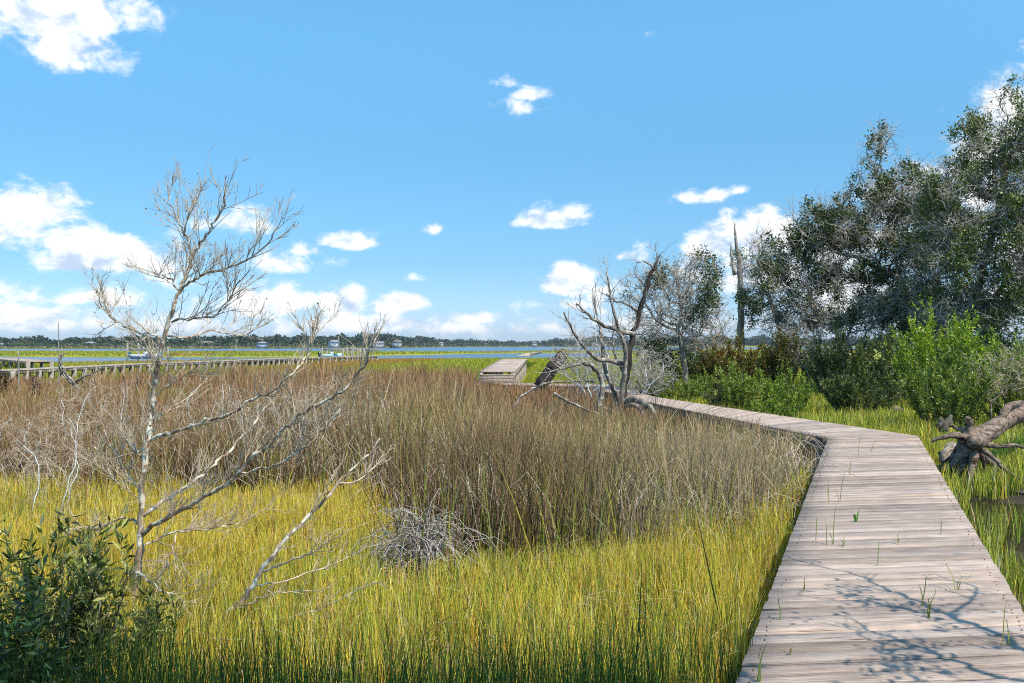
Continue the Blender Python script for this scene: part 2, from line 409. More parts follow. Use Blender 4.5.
# ------------------------------------------------------------------ boardwalk
def offset_quad(p0, p1, w):  # centreline -> edges
    d = unit(np.array(p1)-np.array(p0)); return d, np.array([d[1], -d[0], 0])
def deck(mb, L0, R0, L1, R1, pitch=.145, thick=.038, gap=.0125, tone=1.0, seed=0):
    """boards between a left edge line L0->L1 and a right edge line R0->R1"""
    L0, R0, L1, R1 = [np.array(q, float) for q in (L0, R0, L1, R1)]
    ln = (np.linalg.norm(L1-L0)+np.linalg.norm(R1-R0))/2; n = max(1, int(round(ln/pitch)))
    for i in range(n):
        g0 = i/n; g1 = (i+1)/n
        a, b = L0+(L1-L0)*g0, R0+(R1-R0)*g0; c, d = L0+(L1-L0)*g1, R0+(R1-R0)*g1
        u = unit(b-a); f = unit((c+d)/2-(a+b)/2); gl = gap*rng.choice([.7, 1.1, 1.6, 2.6], p=[.2, .3, .3, .2])
        ext0 = rng.normal(.0, .0025); ext1 = rng.normal(.0, .0025); dz0, dz1 = rng.normal(0, .0022, 2); tilt = rng.normal(0, .0018)
        K = 7; rings = []; uvs = []; wdt = np.linalg.norm((c+d)/2-(a+b)/2)-gl; cf = .005; uo = rng.uniform(0, 50); vo = i*.37+seed
        prof = [(0, -thick), (wdt, -thick), (wdt, -cf), (wdt-cf, 0), (cf, 0), (0, -cf)]
        bow = rng.normal(0, .002)
        for k in range(K):
            s = k/(K-1); A = (a-u*ext0)*(1-s)+(b+u*ext1)*s; B = (c-u*ext0)*(1-s)+(d+u*ext1)*s; ff = unit(B-A); lw = (np.linalg.norm(B-A)-gl)/wdt
            z = dz0*(1-s)+dz1*s+bow*math.sin(s*math.pi*1.0)
            wob = rng.normal(0, .0012)
            for (x, zz) in prof:
                rings.append(A+ff*(x*lw+wob)+np.array([0, 0, zz+z+tilt*(x/wdt-.5)])); uvs.append((uo+s*np.linalg.norm(b-a), vo+x*1.0+(zz*1.0)))
        rings = np.array(rings); uvs = np.array(uvs); qd = []
        for k in range(K-1):
            for j in range(6): j2 = (j+1) % 6; qd.append((k*6+j, k*6+j2, (k+1)*6+j2, (k+1)*6+j))
        e = (K-1)*6
        qd += [(0, 5, 4, 3), (0, 3, 2, 1), (e+0, e+3, e+4, e+5), (e+0, e+1, e+2, e+3)]
        tn = tone*rng.choice([1.0, 1.12, .86, .72], p=[.42, .22, .22, .14])*rng.normal(1, .08); hue = rng.normal(0, .018)
        mb.add(rings, qd, None, (tn*(1+hue), tn, tn*(1-hue*1.2)), uvs)
dirn = unit(np.array([351/F, 1.0, 0]))
NL0 = np.array([.924, 3.645, DECK])-dirn*8.0; NR0 = NL0+np.array([dirn[1], -dirn[0], 0])*1.34
NL1 = P(828, 438, 13.25); NL1[2] = DECK; NR1 = P(918, 436, 13.53); NR1[2] = DECK
NR0 = NR1-dirn*(np.linalg.norm(NL1-NL0)+.25)
JL = P(655, 403.3, 21.13); JL[2] = DECK; JR = P(655, 396.8, 23.75); JR[2] = DECK
KL = np.array([2.45, 29.8, DECK]); KR = np.array([3.5, 31.2, DECK])
M1 = np.array([-.45, 31.3, DECK]); M2 = np.array([-.45, 32.7, DECK])
bw = thing('boardwalk', 'long grey weathered plank boardwalk running across the marsh beside the rushes', 'boardwalk', (.9, 3.6, 0))
org = np.array([.9, 3.6, 0])
mb = MB(); deck(mb, NL0, NR0, NL1, NR1); bd = mb.build('deck_boards', M_WOOD, bw, uv=True, origin=org)
mb = MB(); deck(mb, NL1+dirn*.02, NR1+dirn*.02, JL, JR, seed=40, tone=1.06); mb.build('deck_boards', M_WOOD, bw, uv=True, origin=org)
mb = MB(); deck(mb, JL, JR, KL, KR, seed=70, tone=1.04); mb.build('deck_boards', M_WOOD, bw, uv=True, origin=org)
mb = MB(); deck(mb, KL+np.array([-.02, 0, 0]), KR, M1, M2, seed=90, tone=1.04); mb.build('deck_boards', M_WOOD, bw, uv=True, origin=org)
mb = MB(); ln_ = np.linalg.norm(NL1-NL0); nb = int(round((ln_+np.linalg.norm(NR1-NR0))/2/.145))
for i in range(nb):
    for f in (.045, .955):
        for g in (.28, .72):
            a_ = NL0+(NL1-NL0)*(i+g)/nb; b_ = NR0+(NR1-NR0)*(i+g)/nb; q = a_*(1-f)+b_*f
            if q[1] < 2.5 or rng.random() < .35: continue
            q = q+rng.normal(0, .006, 3)*[1, 1, 0]; th = np.arange(6)*np.pi/3
            mb.add([(q[0]+.0034*math.cos(t_), q[1]+.0034*math.sin(t_), DECK+.0055) for t_ in th]+[(q[0]+.0034*math.cos(t_), q[1]+.0034*math.sin(t_), DECK-.004) for t_ in th], [(j, 6+j, 6+(j+1) % 6, (j+1) % 6) for j in range(6)], [(0, 1, 2), (0, 2, 3), (0, 3, 4), (0, 4, 5)])
tag(mb.build('nail_heads', barkmat('rusty_steel', (.06, .035, .02), (.14, .08, .05)), bw, origin=org), kind='stuff')
def beam(name, p0, p1, w, h, parent, org, mat=None, zt=None):
    p0 = np.array(p0, float); p1 = np.array(p1, float); d = unit(p1-p0); s = np.array([d[1], -d[0], 0])*w/2; b = MB()
    v = [p0-s, p0+s, p1+s, p1-s]; v = [q-np.array([0, 0, h]) for q in v]+v
    b.add(v, [(0, 3, 2, 1), (4, 5, 6, 7), (0, 1, 5, 4), (1, 2, 6, 5), (2, 3, 7, 6), (3, 0, 4, 7)]); return b.build(name, mat or M_POST, parent, origin=org)
def post(p, w, z0, z1, parent, org, mat=None, name='post'):
    b = MB(); c = .15*w
    prof = np.array([(-w/2+c, -w/2), (w/2-c, -w/2), (w/2, -w/2+c), (w/2, w/2-c), (w/2-c, w/2), (-w/2+c, w/2), (-w/2, w/2-c), (-w/2, -w/2+c)])
    v = [(p[0]+x, p[1]+y, z) for z in (z0, z1) for x, y in prof]
    b.add(v, [(i, (i+1) % 8, 8+(i+1) % 8, 8+i) for i in range(8)]+[(8, 9, 10, 11), (8, 11, 12, 15), (12, 13, 14, 15)]); return b.build(name, mat or M_POST, parent, origin=org)
for (a0, b0, a1, b1) in ((NL0, NR0, NL1, NR1), (NL1, NR1, JL, JR), (JL, JR, KL, KR), (KL, KR, M1, M2)):
    for f in (.08, .5, .92):
        q0 = a0*(1-f)+b0*f; q1 = a1*(1-f)+b1*f; z = np.array([0, 0, .042]); beam('stringer', q0-z, q1-z, .05, .15, bw, org)
    ln = np.linalg.norm(a1-a0); k = max(1, int(ln/2.4))
    for i in range(k+1):
        g = (i+.15)/(k+.3)
        for f in (.05, .95):
            q = (a0*(1-g)+a1*g)*(1-f)+(b0*(1-g)+b1*g)*f; post(q, .12, -.35, DECK-.045, bw, org)
# raised pier beyond
pr = thing('raised_pier', 'raised grey plank pier with low steps, beyond the rushes left of the dark leaning log', 'pier', (-.5, 33, 0)); o2 = np.array([-.5, 33, 0])
A0 = P(479, 345, 33.2); B0 = P(515, 345, 33.2); A1 = P(501, 345, 55); B1 = P(527, 345, 55)
for q, z in ((A0, .86), (B0, .86), (A1, .98), (B1, .98)): q[2] = z
mb = MB(); deck(mb, A0, B0, A1, B1, seed=110, tone=1.08); mb.build('deck_boards', M_WOOD, pr, uv=True, origin=o2)
for i in range(3):
    z = .53+i*.105; y = 32.3+i*.3; mb = MB(); deck(mb, (A0[0]-.02+i*.02, y, z), (B0[0]+i*.02, y, z), (A0[0]+i*.02, y+.3, z), (B0[0]+i*.02, y+.3, z), seed=130+i); mb.build('step', M_WOOD, pr, uv=True, origin=o2)
    mb = MB(); box(mb, (A0[0], y+.006, z-.13), (B0[0], y+.03, z-.045)); mb.build('riser', M_POST, pr, origin=o2)
for f in (.03, .97):
    q0 = A0*(1-f)+B0*f; q1 = A1*(1-f)+B1*f; z = np.array([0, 0, .045]); beam('stringer', q0-z, q1-z, .05, .2, pr, o2)
for i in range(8):
    g = i/7.2
    for f in (.06, .94):
        q = (A0*(1-g)+A1*g)*(1-f)+(B0*(1-g)+B1*g)*f; post(q, .14, -.3, q[2]-.05, pr, o2)
A2 = P(527, 345, 80); B2 = P(541, 345, 80); A2[2] = B2[2] = 1.14; B1b = P(530, 345, 55); B1b[2] = 1.08; A1b = P(516, 345, 55); A1b[2] = 1.08
mb = MB(); deck(mb, A1b+np.array([0, .1, .1]), B1b+np.array([0, .1, .1]), A2+np.array([0, 0, .0]), B2, seed=150, pitch=.3, tone=1.2); mb.build('far_deck', M_WOOD, pr, uv=True, origin=o2)
beam('rail', B1b+np.array([.05, .1, .3]), B2+np.array([.05, 0, .15]), .06, .14, pr, o2)

# ------------------------------------------------------------------ grasses
def in_deck(x, y, m=.0):
    xl = NL1[0]+(y-NL1[1])*dirn[0]/dirn[1]; xr = NR1[0]+(y-NR1[1])*dirn[0]/dirn[1]
    a = (y < 13.6) & (x > xl-m) & (x < xr+m)
    t = np.clip((y-13.3)/(JL[1]-13.3), 0, 1.0); xl2 = NL1[0]+(JL[0]-NL1[0])*t; t2 = (y-13.5)/(JR[1]-13.5); xr2 = NR1[0]+(JR[0]-NR1[0])*t2
    b = (y >= 13.2) & (y < 21.2) & (x > xl2-m) & (x < xr2+m)
    t3 = (y-21.1)/(KL[1]-21.1); xl3 = JL[0]+(KL[0]-JL[0])*t3; t4 = (y-23.7)/(KR[1]-23.7); xr3 = JR[0]+(KR[0]-JR[0])*t4
    c = (y >= 21.1) & (y < 31.3) & (x > xl3-m) & (x < np.where(y < 23.7, xr2, xr3)+m)
    d = (y > 29.9) & (y < 32.8) & (x > -.5-m) & (x < 3.4)
    e = (y > 32.2) & (y < 56) & (x > np.interp(y, [32, 55], [-1.25, -.7])-m) & (x < np.interp(y, [32, 55], [.15, 1.0])+m)
    return a | b | c | d | e
def left_of_walk(x, y):
    xl = np.where(y < 13.25, NL1[0]+(y-13.25)*dirn[0]/dirn[1], np.interp(y, [13.25, 21.1, 29.8, 31.5], [NL1[0], JL[0], 2.45, -.4])); return x < xl
def rush_front(x):   # nearest Y at which needlerush stands, by X position
    px_ = x
    return np.interp(x, [-9, -6.5, -5, -3.2, -1.7, -1.25, -.95, .2, .8, 1.6, 2.6, 5], [9.2, 9.6, 9.8, 10.2, 9.9, 8.8, 6.9, 6.6, 6.9, 7.6, 8.6, 12])+.5*(vn(x, x*0, 1.9)-.5)
def blades(mb, x, y, h, w, cols, lean=.25, curve=.3, K=4, z0=0, tipcol=None, lean_dir=None):
    n = len(x); a = rng.uniform(0, 2*np.pi, n); ld = np.stack([np.cos(a), np.sin(a), 0*a], 1)
    if lean_dir is not None: ld = unit(ld+np.array(lean_dir)); 
    le = np.abs(rng.normal(0, lean, n)); cu = np.abs(rng.normal(0, curve, n))
    t = np.linspace(0, 1, K)[None, :]
    off = (le[:, None]*t+cu[:, None]*t**2.4)*h[:, None]
    hz = h[:, None]*t*np.sqrt(np.maximum(.05, 1-(le[:, None]*.6)**2-(.5*cu[:, None]*t)**2))
    Pt = np.stack([x[:, None]+ld[:, 0:1]*off, y[:, None]+ld[:, 1:2]*off, z0+hz], -1)
    sa = rng.uniform(-1.1, 1.1, n); side = np.stack([np.cos(sa), np.sin(sa), 0*sa], 1)
    W = w[:, None]*np.interp(t, [0, .5, 1], [.9, 1, .12])
    if tipcol is not None:
        c = cols[:, None, :]*(1-t[..., None]**1.5)+tipcol[:, None, :]*t[..., None]**1.5
    else: c = cols
    ribbons(mb, Pt, side, W, c)
def wedge(n, y0, y1, l=-.66, r=.66):
    y = np.sqrt(rng.random(n)*(y1*y1-y0*y0)+y0*y0); x = y*rng.uniform(l, r, n); return x, y
def pick(n, pal, wts=None, sp=.2):
    pal = np.array(pal, float); i = rng.choice(len(pal), n, p=None if wts is None else np.array(wts)/sum(wts)); return pal[i]*rng.uniform(1-sp, 1+sp, (n, 1))*rng.uniform(.9, 1.1, (n, 3))
GREENS = [(.36, .46, .05), (.56, .59, .07), (.84, .71, .09), (.88, .56, .09), (.60, .26, .07), (.06, .10, .02), (.88, .80, .50)]
def spart(mb, n, y0, y1, cond, h0=.32, wd=.0048, wts=(4, 4, 4, 3.4, 1.6, 4.5, 1.2), l=-.66, r=.66, K=4):
    x, y = wedge(n, y0, y1, l, r); m = cond(x, y) & ~in_deck(x, y, .12); x = x[m]; y = y[m]; n = len(x)
    f = fbm(x, y, .7, 11); kd = (rng.random(n) < np.clip((fbm(x, y, 2.2, 19)-.22)*3.2, .12, 1)); x = x[kd]; y = y[kd]; f = f[kd]; n = len(x); h = h0*(.55+.75*rng.random(n)**.7)*(.8+.4*f)
    c = pick(n, GREENS, wts, .38); warm = np.clip((vn(x, y, .45, 21)-.35)*2+np.clip((-x-1)/3, 0, .5)+np.where(left_of_walk(x, y), 0, -.45), 0, 1)[:, None]; c = c*(1-.35*warm)+.35*warm*np.array([.90, .60, .07])*rng.uniform(.8, 1.2, (n, 1))
    tip = c*.8+.2*np.array([.60, .48, .12])
    blades(mb, x, y, h, wd*(1+.12*np.maximum(y-4, 0))*rng.uniform(.7, 1.4, n), c, .11, .13, K, -.02, tip)
mb = MB()
nearL = lambda x, y: left_of_walk(x, y) & (y < rush_front(x)+.9)
spart(mb, 112000, 2.2, 7.5, nearL, wd=.0048)
spart(mb, 60000, 7.5, 10.8, nearL, wd=.005, K=3)
n = 5200; x, y = wedge(n, 3.2, 9.5); m = nearL(x, y); x = x[m]; y = y[m]; n = len(x); a = rng.uniform(0, 6.28, n); L = rng.uniform(.12, .4, n)
p0 = np.stack([x, y, rng.uniform(.02, .26, n)], 1); d = unit(np.stack([np.cos(a), np.sin(a), rng.normal(.25, .35, n)], 1))
Pt = np.stack([p0, p0+d*L[:, None]*.5+[0, 0, .02], p0+d*L[:, None]], 1); tubes(mb, Pt, np.full((n, 3), .0019), 3, pick(n, [(.70, .60, .38), (.55, .40, .2), (.35, .22, .1)]))
# greener taller fringe at the bottom of the view
x, y = wedge(11000, 2.6, 4.25); m = left_of_walk(x, y) & (vn(x, y, 1.3, 3) > .35); x = x[m]; y = y[m]
blades(mb, x, y, rng.uniform(.35, .72, len(x)), rng.uniform(.003, .006, len(x)), pick(len(x), [(.05, .12, .025), (.09, .17, .03), (.025, .05, .015)]), .10, .08, 4)
tag(mb.build('cordgrass', M_BLADE), 'short yellow-green cordgrass covering the marsh floor left of the boardwalk', 'grass', kind='stuff')
# right hand grass
mb = MB()
def rightc(x, y):
    xr = NR1[0]+(y-NR1[1])*dirn[0]/dirn[1]; d = x-xr-.22-.5*(vn(x, y, 1.9, 44)-.4); nn = vn(x, y, 2.3, 15)
    wet = (d > 0) & (y > 7.3) & (y < 11.3); semi = (d > 0) & (y > 4.2) & (y <= 7.3)
    return ~left_of_walk(x, y) & ~(wet & (nn > .2)) & ~(semi & (nn > .55))
spart(mb, 45000, 4, 15, rightc, h0=.30, wd=.0058, wts=(5, 4, 1.5, 1, .6, 5, 1), l=.25, r=.8)
spart(mb, 70000, 13.5, 30, rightc, h0=.36, wd=.006, wts=(7, 5, 2, 1, .3, 5, .6), l=.1, r=.75, K=3)
tag(mb.build('bank_grass', M_BLADE), 'yellow-green grass covering the bank right of the boardwalk', 'grass', kind='stuff')
# needlerush
RB = [(.15, .075, .045), (.27, .15, .085), (.035, .022, .016), (.40, .26, .15), (.70, .58, .40), (.09, .10, .02), (.30, .31, .07)]
def rheight(x, y):
    px = 512+F*x/y
    yy = np.interp(px, [0, 70, 110, 300, 470, 540, 620, 700, 830], [.78, .80, 1.02, 1.20, 1.10, .90, .74, .62, .62])
    yy = np.where((px > 472) & (y > 19), np.minimum(yy, .66), yy); yy = np.where((px > 500) & (y > 14), np.minimum(yy, .74), yy)
    front = np.exp(-np.maximum(y-rush_front(x), 0)/2.2); frh = np.interp(px, [200, 330, 380, 430, 600, 700, 800, 850], [1.0, 1.05, 1.3, 1.4, 1.28, 1.2, .95, .8])
    return yy*(1-front)+front*frh
def rush(mb, n, y0, y1, K=3, w0=.005, wts=(3.5, 3.5, 5, 2.6, 1.7, 2, 1.8), l=-.7, r=.6, keep=None):
    x, y = wedge(n, y0, y1, l, r); jf = 1.3*(fbm(x, y, 1.5, 83)-.5)+np.abs(rng.normal(0, .16, n))*np.where(rng.random(n) < .3, -2.2, .3); m = left_of_walk(x, y) & (y > rush_front(x)+jf) & ~in_deck(x, y, .03)
    m &= ~((x < -7) & (y > 19) & (y < 29) & (vn(x, y, .35, 5) > .55))
    m &= rng.random(n) < np.clip((fbm(x, y, 1.6, 31)-.38)*5, .06, 1)
    x = x[m]; y = y[m]; xl = np.where(y < 13.25, NL1[0]+(y-13.25)*dirn[0]/dirn[1], np.interp(y, [13.25, 21.1, 29.8, 31.5], [NL1[0], JL[0], 2.45, -.4]))
    k_ = (xl-x > .28+.35*rng.random(len(x))) | (y > 22); x = x[k_]; y = y[k_]; xl = xl[k_]; n = len(x)
    h = rheight(x, y)*rng.uniform(.55, 1.1, n)*(.62+.66*fbm(x, y, 1.3, 41))*np.where(y < 22, np.clip(.62+(xl-x)*.35, 0, 1), 1)
    c = pick(n, RB, wts, .3); fr = (np.clip(2.0-(y-rush_front(x))/1.6, 0, 1)*(rng.random(n) < np.interp(512+F*x/y, [350, 390, 600, 720], [.6, .9, .85, .42])))[:, None]; c = c*(1-.78*fr); gd = (np.clip(1-np.abs(y-13)/3.5, 0, 1)*np.clip((512+F*x/y-330)/80, 0, 1)*(rng.random(n) < .5))[:, None]; c = c*(1-.6*gd)+.6*gd*np.array([.66, .50, .14])*rng.uniform(.7, 1.2, (n, 1)); red = np.clip(np.clip((y-14)/10, 0, 1)+np.clip((-x-3)/4, 0, .5), 0, 1)[:, None]*np.clip((vn(x, y, .3, 51)+.2), 0, 1)[:, None]  # front stems darkened: self-shadow of the dense stand put into their colour
    c = c*(1-.55*red)+.55*red*np.array([.38, .13, .055])*rng.uniform(.7, 1.3, (n, 1))
    px = 512+F*x/y; pale = (np.clip((px-560)/200, 0, .6)*np.clip((16-y)/6, 0, 1))[:, None]; c = c*(1-pale)+pale*np.array([.42, .34, .21])*rng.uniform(.6, 1.3, (n, 1))
    tip = c*.6+.4*np.array([.52, .34, .16])
    lr = [.25, 0, 0]
    h *= .85+.3*vn(x, y, 3.1, 77); blades(mb, x, y, h, w0*(1+.075*np.maximum(y-8, 0))*rng.uniform(.7, 1.3, n), c, .16, .14, K, -.02, tip, lr)
mb = MB()
rush(mb, 52000, 6.2, 11, 4, .0072); rush(mb, 75000, 11, 20, 3, .0085); rush(mb, 70000, 20, 34, 3, .0105)
# green stems coming through the rush
x, y = wedge(9000, 6.5, 17, -.7, .5); m = left_of_walk(x, y) & (y > rush_front(x)-.3) & (vn(x, y, .9, 61) > .4); x = x[m]; y = y[m]
blades(mb, x, y, rheight(x, y)*rng.uniform(.5, .85, len(x)), rng.uniform(.005, .009, len(x)), pick(len(x), [(.18, .26, .03), (.32, .34, .04), (.42, .34, .06)]), .10, .12, 4)
# arching dead stems tangled through the stand
n = 7000; x, y = wedge(n, 6.3, 15, -.7, .5); m = left_of_walk(x, y) & (y > rush_front(x)-.1) & (vn(x, y, 1.1, 91) > .35); x = x[m]; y = y[m]; n = len(x)
a = rng.uniform(0, 6.28, n); ca, sa_ = np.cos(a), np.sin(a)*.7; H_ = rng.uniform(.25, .75, n)*np.clip(rheight(x, y), .4, 1.2); L = rng.uniform(.3, .8, n)
Pt = np.stack([np.stack([x, y, np.full(n, .05)], 1), np.stack([x+ca*L*.15, y+sa_*L*.15, H_*.7], 1), np.stack([x+ca*L*.5, y+sa_*L*.5, H_], 1), np.stack([x+ca*L*.85, y+sa_*L*.85, H_*.8], 1), np.stack([x+ca*L*1.1, y+sa_*L*1.1, H_*.45], 1)], 1)
tubes(mb, Pt, (.0022+.0002*np.maximum(y-7, 0))[:, None]*np.array([[1, 1, .9, .7, .4]]), 3, pick(n, [(.70, .60, .45), (.50, .40, .28), (.30, .2, .13)]))
tag(mb.build('needlerush', M_RUSH), 'tall brown needlerush standing across the middle of the marsh', 'rushes', kind='stuff')
# bleached thatch clump
o = np.array([P(425, 548, 6.75)[0], 6.75, 0]); mb = MB(); n = 520
a = rng.uniform(0, 6.28, n); rr = np.abs(rng.normal(0, .26, n)); p0 = np.stack([o[0]+rr*np.cos(a), o[1]-.1+rr*np.sin(a)*.5, rng.uniform(0, .55, n)*np.exp(-rr)], 1)
d = unit(np.stack([rng.normal(0, .8, n), rng.normal(-.3, .5, n), rng.normal(-.1, .8, n)], 1)); L = rng.uniform(.15, .5, n)
Pt = np.stack([p0, p0+d*L[:, None]*.4+[0, 0, .05], p0+d*L[:, None]*.75+[0, 0, .02], p0+d*L[:, None]-[0, 0, .08]], 1); Pt[..., 2] = np.clip(Pt[..., 2], .02, .8)
tubes(mb, Pt, np.full((n, 1), .0035)*np.array([[1, 1, .8, .4]]), 3, pick(n, [(.52, .47, .42), (.40, .35, .31), (.3, .25, .21)]))
tag(mb.build('dead_grass_clump', M_RUSH, origin=o), 'bleached grey tangle of collapsed dead stems at the foot of the tall rushes', 'dead grass')
# mid and far marsh
mb = MB()
def farg(n, y0, y1, w, h, cond, l=-.75, r=.4):
    x, y = wedge(n, y0, y1, l, r); m = cond(x, y) & ~in_deck(x, y, .1); x = x[m]; y = y[m]; n = len(x)
    g = vn(x, y*.35, .09, 71); c = pick(n, [(.28, .34, .03), (.40, .40, .035), (.52, .44, .04), (.16, .20, .02)])
    br = np.clip((g-.62)*5, 0, 1)[:, None]; c = c*(1-br)+br*np.array([.42, .24, .05])
    z = land(x, y); blades(mb, x, y, h*rng.uniform(.6, 1.2, n), w*rng.uniform(.6, 1.3, n), c, .25, .2, 3, 0); 
    v = mb.v[-1].reshape(n, -1, 3); v[..., 2] += z[:, None]
farg(60000, 19, 36, .012, .5, lambda x, y: (x < -7) | (y > 33))
farg(110000, 33, 60, .02, .34, lambda x, y: land(x, y) > -.15)
farg(90000, 60, 112, .045, .38, lambda x, y: land(x, y) > -.15)
farg(60000, 145, 275, .14, .40, lambda x, y: land(x, y) > -.15)
tag(mb.build('far_marsh_grass', M_BLADE), 'bright green marsh grass spreading to the open water and over the low islands', 'marsh grass', kind='stuff')

# sprouts through the boards ------------------------------------------------
spr = [(727+30, 640, 682, 8), (757+2, 660, 682, 3), (833, 545, 503, 2), (816, 541, 512, 1), (826, 546, 516, 1), (828, 503, 478, 1), (840, 502, 470, 4), (850, 475, 458, 1), (857, 459, 432, 5), (877, 565, 541, 3), (844, 547, 536, 1),
       (923, 606, 570, 5), (884+45, 618, 585, 5), (1003, 645, 600, 2), (1008, 645, 615, 1), (804, 590, 577, 1), (941, 535, 517, 0), (898, 545, 533, 1), (790, 655, 643, 1), (871, 451, 437, 6), (955, 590, 560, -6), (918, 452, 441, 2), (780, 620, 600, 1)]
for i, (px, py0, py1, tx) in enumerate(spr):
    if py0 < py1: py0, py1 = py1, py0
    Y = 1.4*F/(py0-HY); b = P(px, py0, Y); h = (py0-py1)/F*Y; mb = MB()
    for k in range(rng.integers(1, 4)):
        hh = h*(1 if k == 0 else rng.uniform(.3, .7)); dx = tx/F*Y*(1 if k == 0 else rng.normal(0, 1.5))
        p = np.array([[b+[rng.normal(0, .006), 0, -.05], b+[dx*.35, 0, hh*.45], b+[dx*.8, rng.normal(0, .02), hh*.8], b+[dx*1.2, rng.normal(0, .03), hh]]])
        ribbons(mb, p, np.array([[.95, .3, 0]]), np.array([[.006, .007, .005, .001]]), pick(1, [(.12, .19, .03), (.16, .2, .04), (.3, .28, .08)]))
    tag(mb.build('grass_sprout', M_BLADE, origin=b), 'thin green grass sprout growing up between the grey deck boards', 'grass sprout', 'grass sprouts growing through the boardwalk')
Y = 1.4*F/(522-HY); b = P(856, 522, Y); mb = MB()
for s in (-1, 1):
    p = np.array([[b+[0, 0, -.03], b+[s*.01, 0, .035], b+[s*.012, 0, .06], b+[s*.03, .01*s, .085+.02*s]]]); ribbons(mb, p, np.array([[.9, .4*s, 0]]), np.array([[.008, .02, .018, .002]]), np.array([[.1, .24, .03]]))
tag(mb.build('seedling', M_LEAF, origin=b), 'small broad-leaved green seedling standing in the middle of the boardwalk', 'seedling')
# dark tall stems in the near grass
for (px, yb, yt, tx, lab) in ((636, 670, 560, 6, 'tall dark reed stem standing in the near cordgrass, taller of the two'), (728, 600, 520, -30, 'dark reed stem leaning left in the cordgrass close to the boardwalk')):
    Y = 4.6 if px < 700 else 5.2; b = P(px, yb, Y); b[2] = 0; tp = P(px+tx, yt, Y); mb = MB()
    for k in range(3 if px < 700 else 1):
        e = tp+[k*.03, k*.03, -k*.17]; pts, rr = smoothline([b+[k*.012, 0, 0], b*.5+e*.5+[0.01*k, 0, 0], e], [.005, .0048, .0018], 4); tubes(mb, pts, rr, 5, (.04, .05, .02))
    tag(mb.build('reed_stem', M_RUSH, origin=b), lab, 'reed')

# ------------------------------------------------------------------ foreground bare tree
def limb(spec, Y0, r0, r1, jit=.006, sub=4):
    """spec: (px,py,dY) list -> world polyline with taper"""
    pts = np.array([P(a, b, Y0+c) for a, b, c in spec]); n = len(pts); rad = np.linspace(r0, r1, n); return smoothline(pts, rad, sub, jit)
FY = 5.6
trunk = [limb([(128, 650, 0), (132, 620, 0), (137, 585, .02), (140, 550, .0), (141, 520, 0), (143, 480, -.03), (148, 440, 0), (153, 400, .05), (158, 365, .03), (166, 330, 0), (174, 305, -.02), (181, 290, 0), (188, 272, 0), (193, 257, .02)], FY, .026, .009, .004)]
sec = [
 ([(193, 257, .02), (185, 236, .05), (177, 220, .1), (171, 206, .12), (168, 190, .15)], .010, .003),
 ([(193, 257, .02), (200, 243, -.05), (208, 232, -.1), (215, 220, -.12), (224, 206, -.15), (225, 190, -.2), (227, 175, -.2)], .011, .003),
 ([(184, 236, .05), (188, 220, .0), (195, 202, .1), (204, 184, .1)], .006, .0025),
 ([(181, 290, 0), (193, 280, -.15), (206, 273, -.3), (238, 264, -.5), (264, 247, -.6), (276, 229, -.7)], .011, .003),
 ([(180, 292, 0), (170, 280, .2), (160, 277, .3), (155, 272, .35)], .008, .003),
 ([(163, 340, 0), (148, 334, .1), (132, 330, .2), (118, 322, .3), (106, 312, .35), (96, 289, .4)], .010, .003),
 ([(172, 322, 0), (190, 318, -.2), (212, 316, -.35), (228, 300, -.4), (240, 280, -.5)], .009, .003),
 ([(166, 335, 0), (185, 338, .2), (210, 331, .4), (232, 334, .5), (249, 334, .6), (262, 318, .6)], .009, .003),
 ([(151, 440, 0), (166, 434, -.1), (185, 428, -.2), (206, 420, -.3), (228, 414, -.4), (248, 402, -.45), (272, 391, -.5), (293, 372, -.5), (305, 358, -.45), (311, 345, -.4), (314, 320, -.35)], .016, .004),
 ([(143, 516, 0), (165, 500, .1), (188, 486, .25), (206, 472, .35), (222, 458, .4), (238, 443, .5), (260, 415, .6), (272, 398, .65), (283, 382, .7), (289, 360, .7)], .018, .004),
 ([(141, 535, 0), (155, 525, -.1), (176, 512, -.3), (200, 500, -.4), (222, 487, -.5), (239, 473, -.55), (256, 455, -.6), (272, 441, -.65), (290, 425, -.7), (308, 409, -.75), (328, 399, -.8), (345, 390, -.85), (358, 373, -.85), (368, 357, -.9), (373, 344, -.9)], .020, .004),
 ([(239, 473, -.55), (258, 470, -.6), (279, 463, -.7), (298, 451, -.75), (310, 444, -.8), (320, 432, -.8), (332, 420, -.8), (340, 408, -.8)], .010, .003),
 ([(140, 548, 0), (152, 541, .15), (168, 534, .3), (188, 531, .4), (210, 529, .5), (238, 523, .6), (256, 514, .65), (270, 505, .7)], .010, .003),
 ([(176, 534, .3), (173, 548, .2), (166, 565, .1), (156, 583, .05)], .006, .003),
 ([(137, 572, 0), (150, 582, -.1), (165, 592, -.2), (178, 596, -.25), (188, 612, -.3), (197, 628, -.3)], .009, .004),
 ([(141, 523, 0), (130, 520, .05), (119, 519, .1), (101, 526, .2), (80, 525, .3), (62, 518, .3)], .010, .003),
 ([(144, 458, 0), (133, 450, .1), (125, 438, .2), (121, 425, .2), (126, 410, .2)], .008, .003),
 ([(142, 494, 0), (130, 478, .2), (119, 462, .3), (108, 440, .3), (100, 420, .3)], .007, .003),
 ([(141, 500, 0), (120, 484, -.1), (104, 468, -.2), (95, 447, -.2)], .006, .003),
 ([(155, 395, 0), (170, 385, -.1), (190, 372, -.2), (205, 362, -.3)], .006, .002),
 ([(150, 425, 0), (165, 412, .2), (188, 398, .3), (208, 378, .4)], .006, .002),
 ([(160, 360, 0), (148, 352, .1), (138, 340, .2), (128, 322, .25), (127, 300, .25)], .006, .002)]
secl = [limb(a, FY, b*.82, c, .006) for a, b, c in sec]
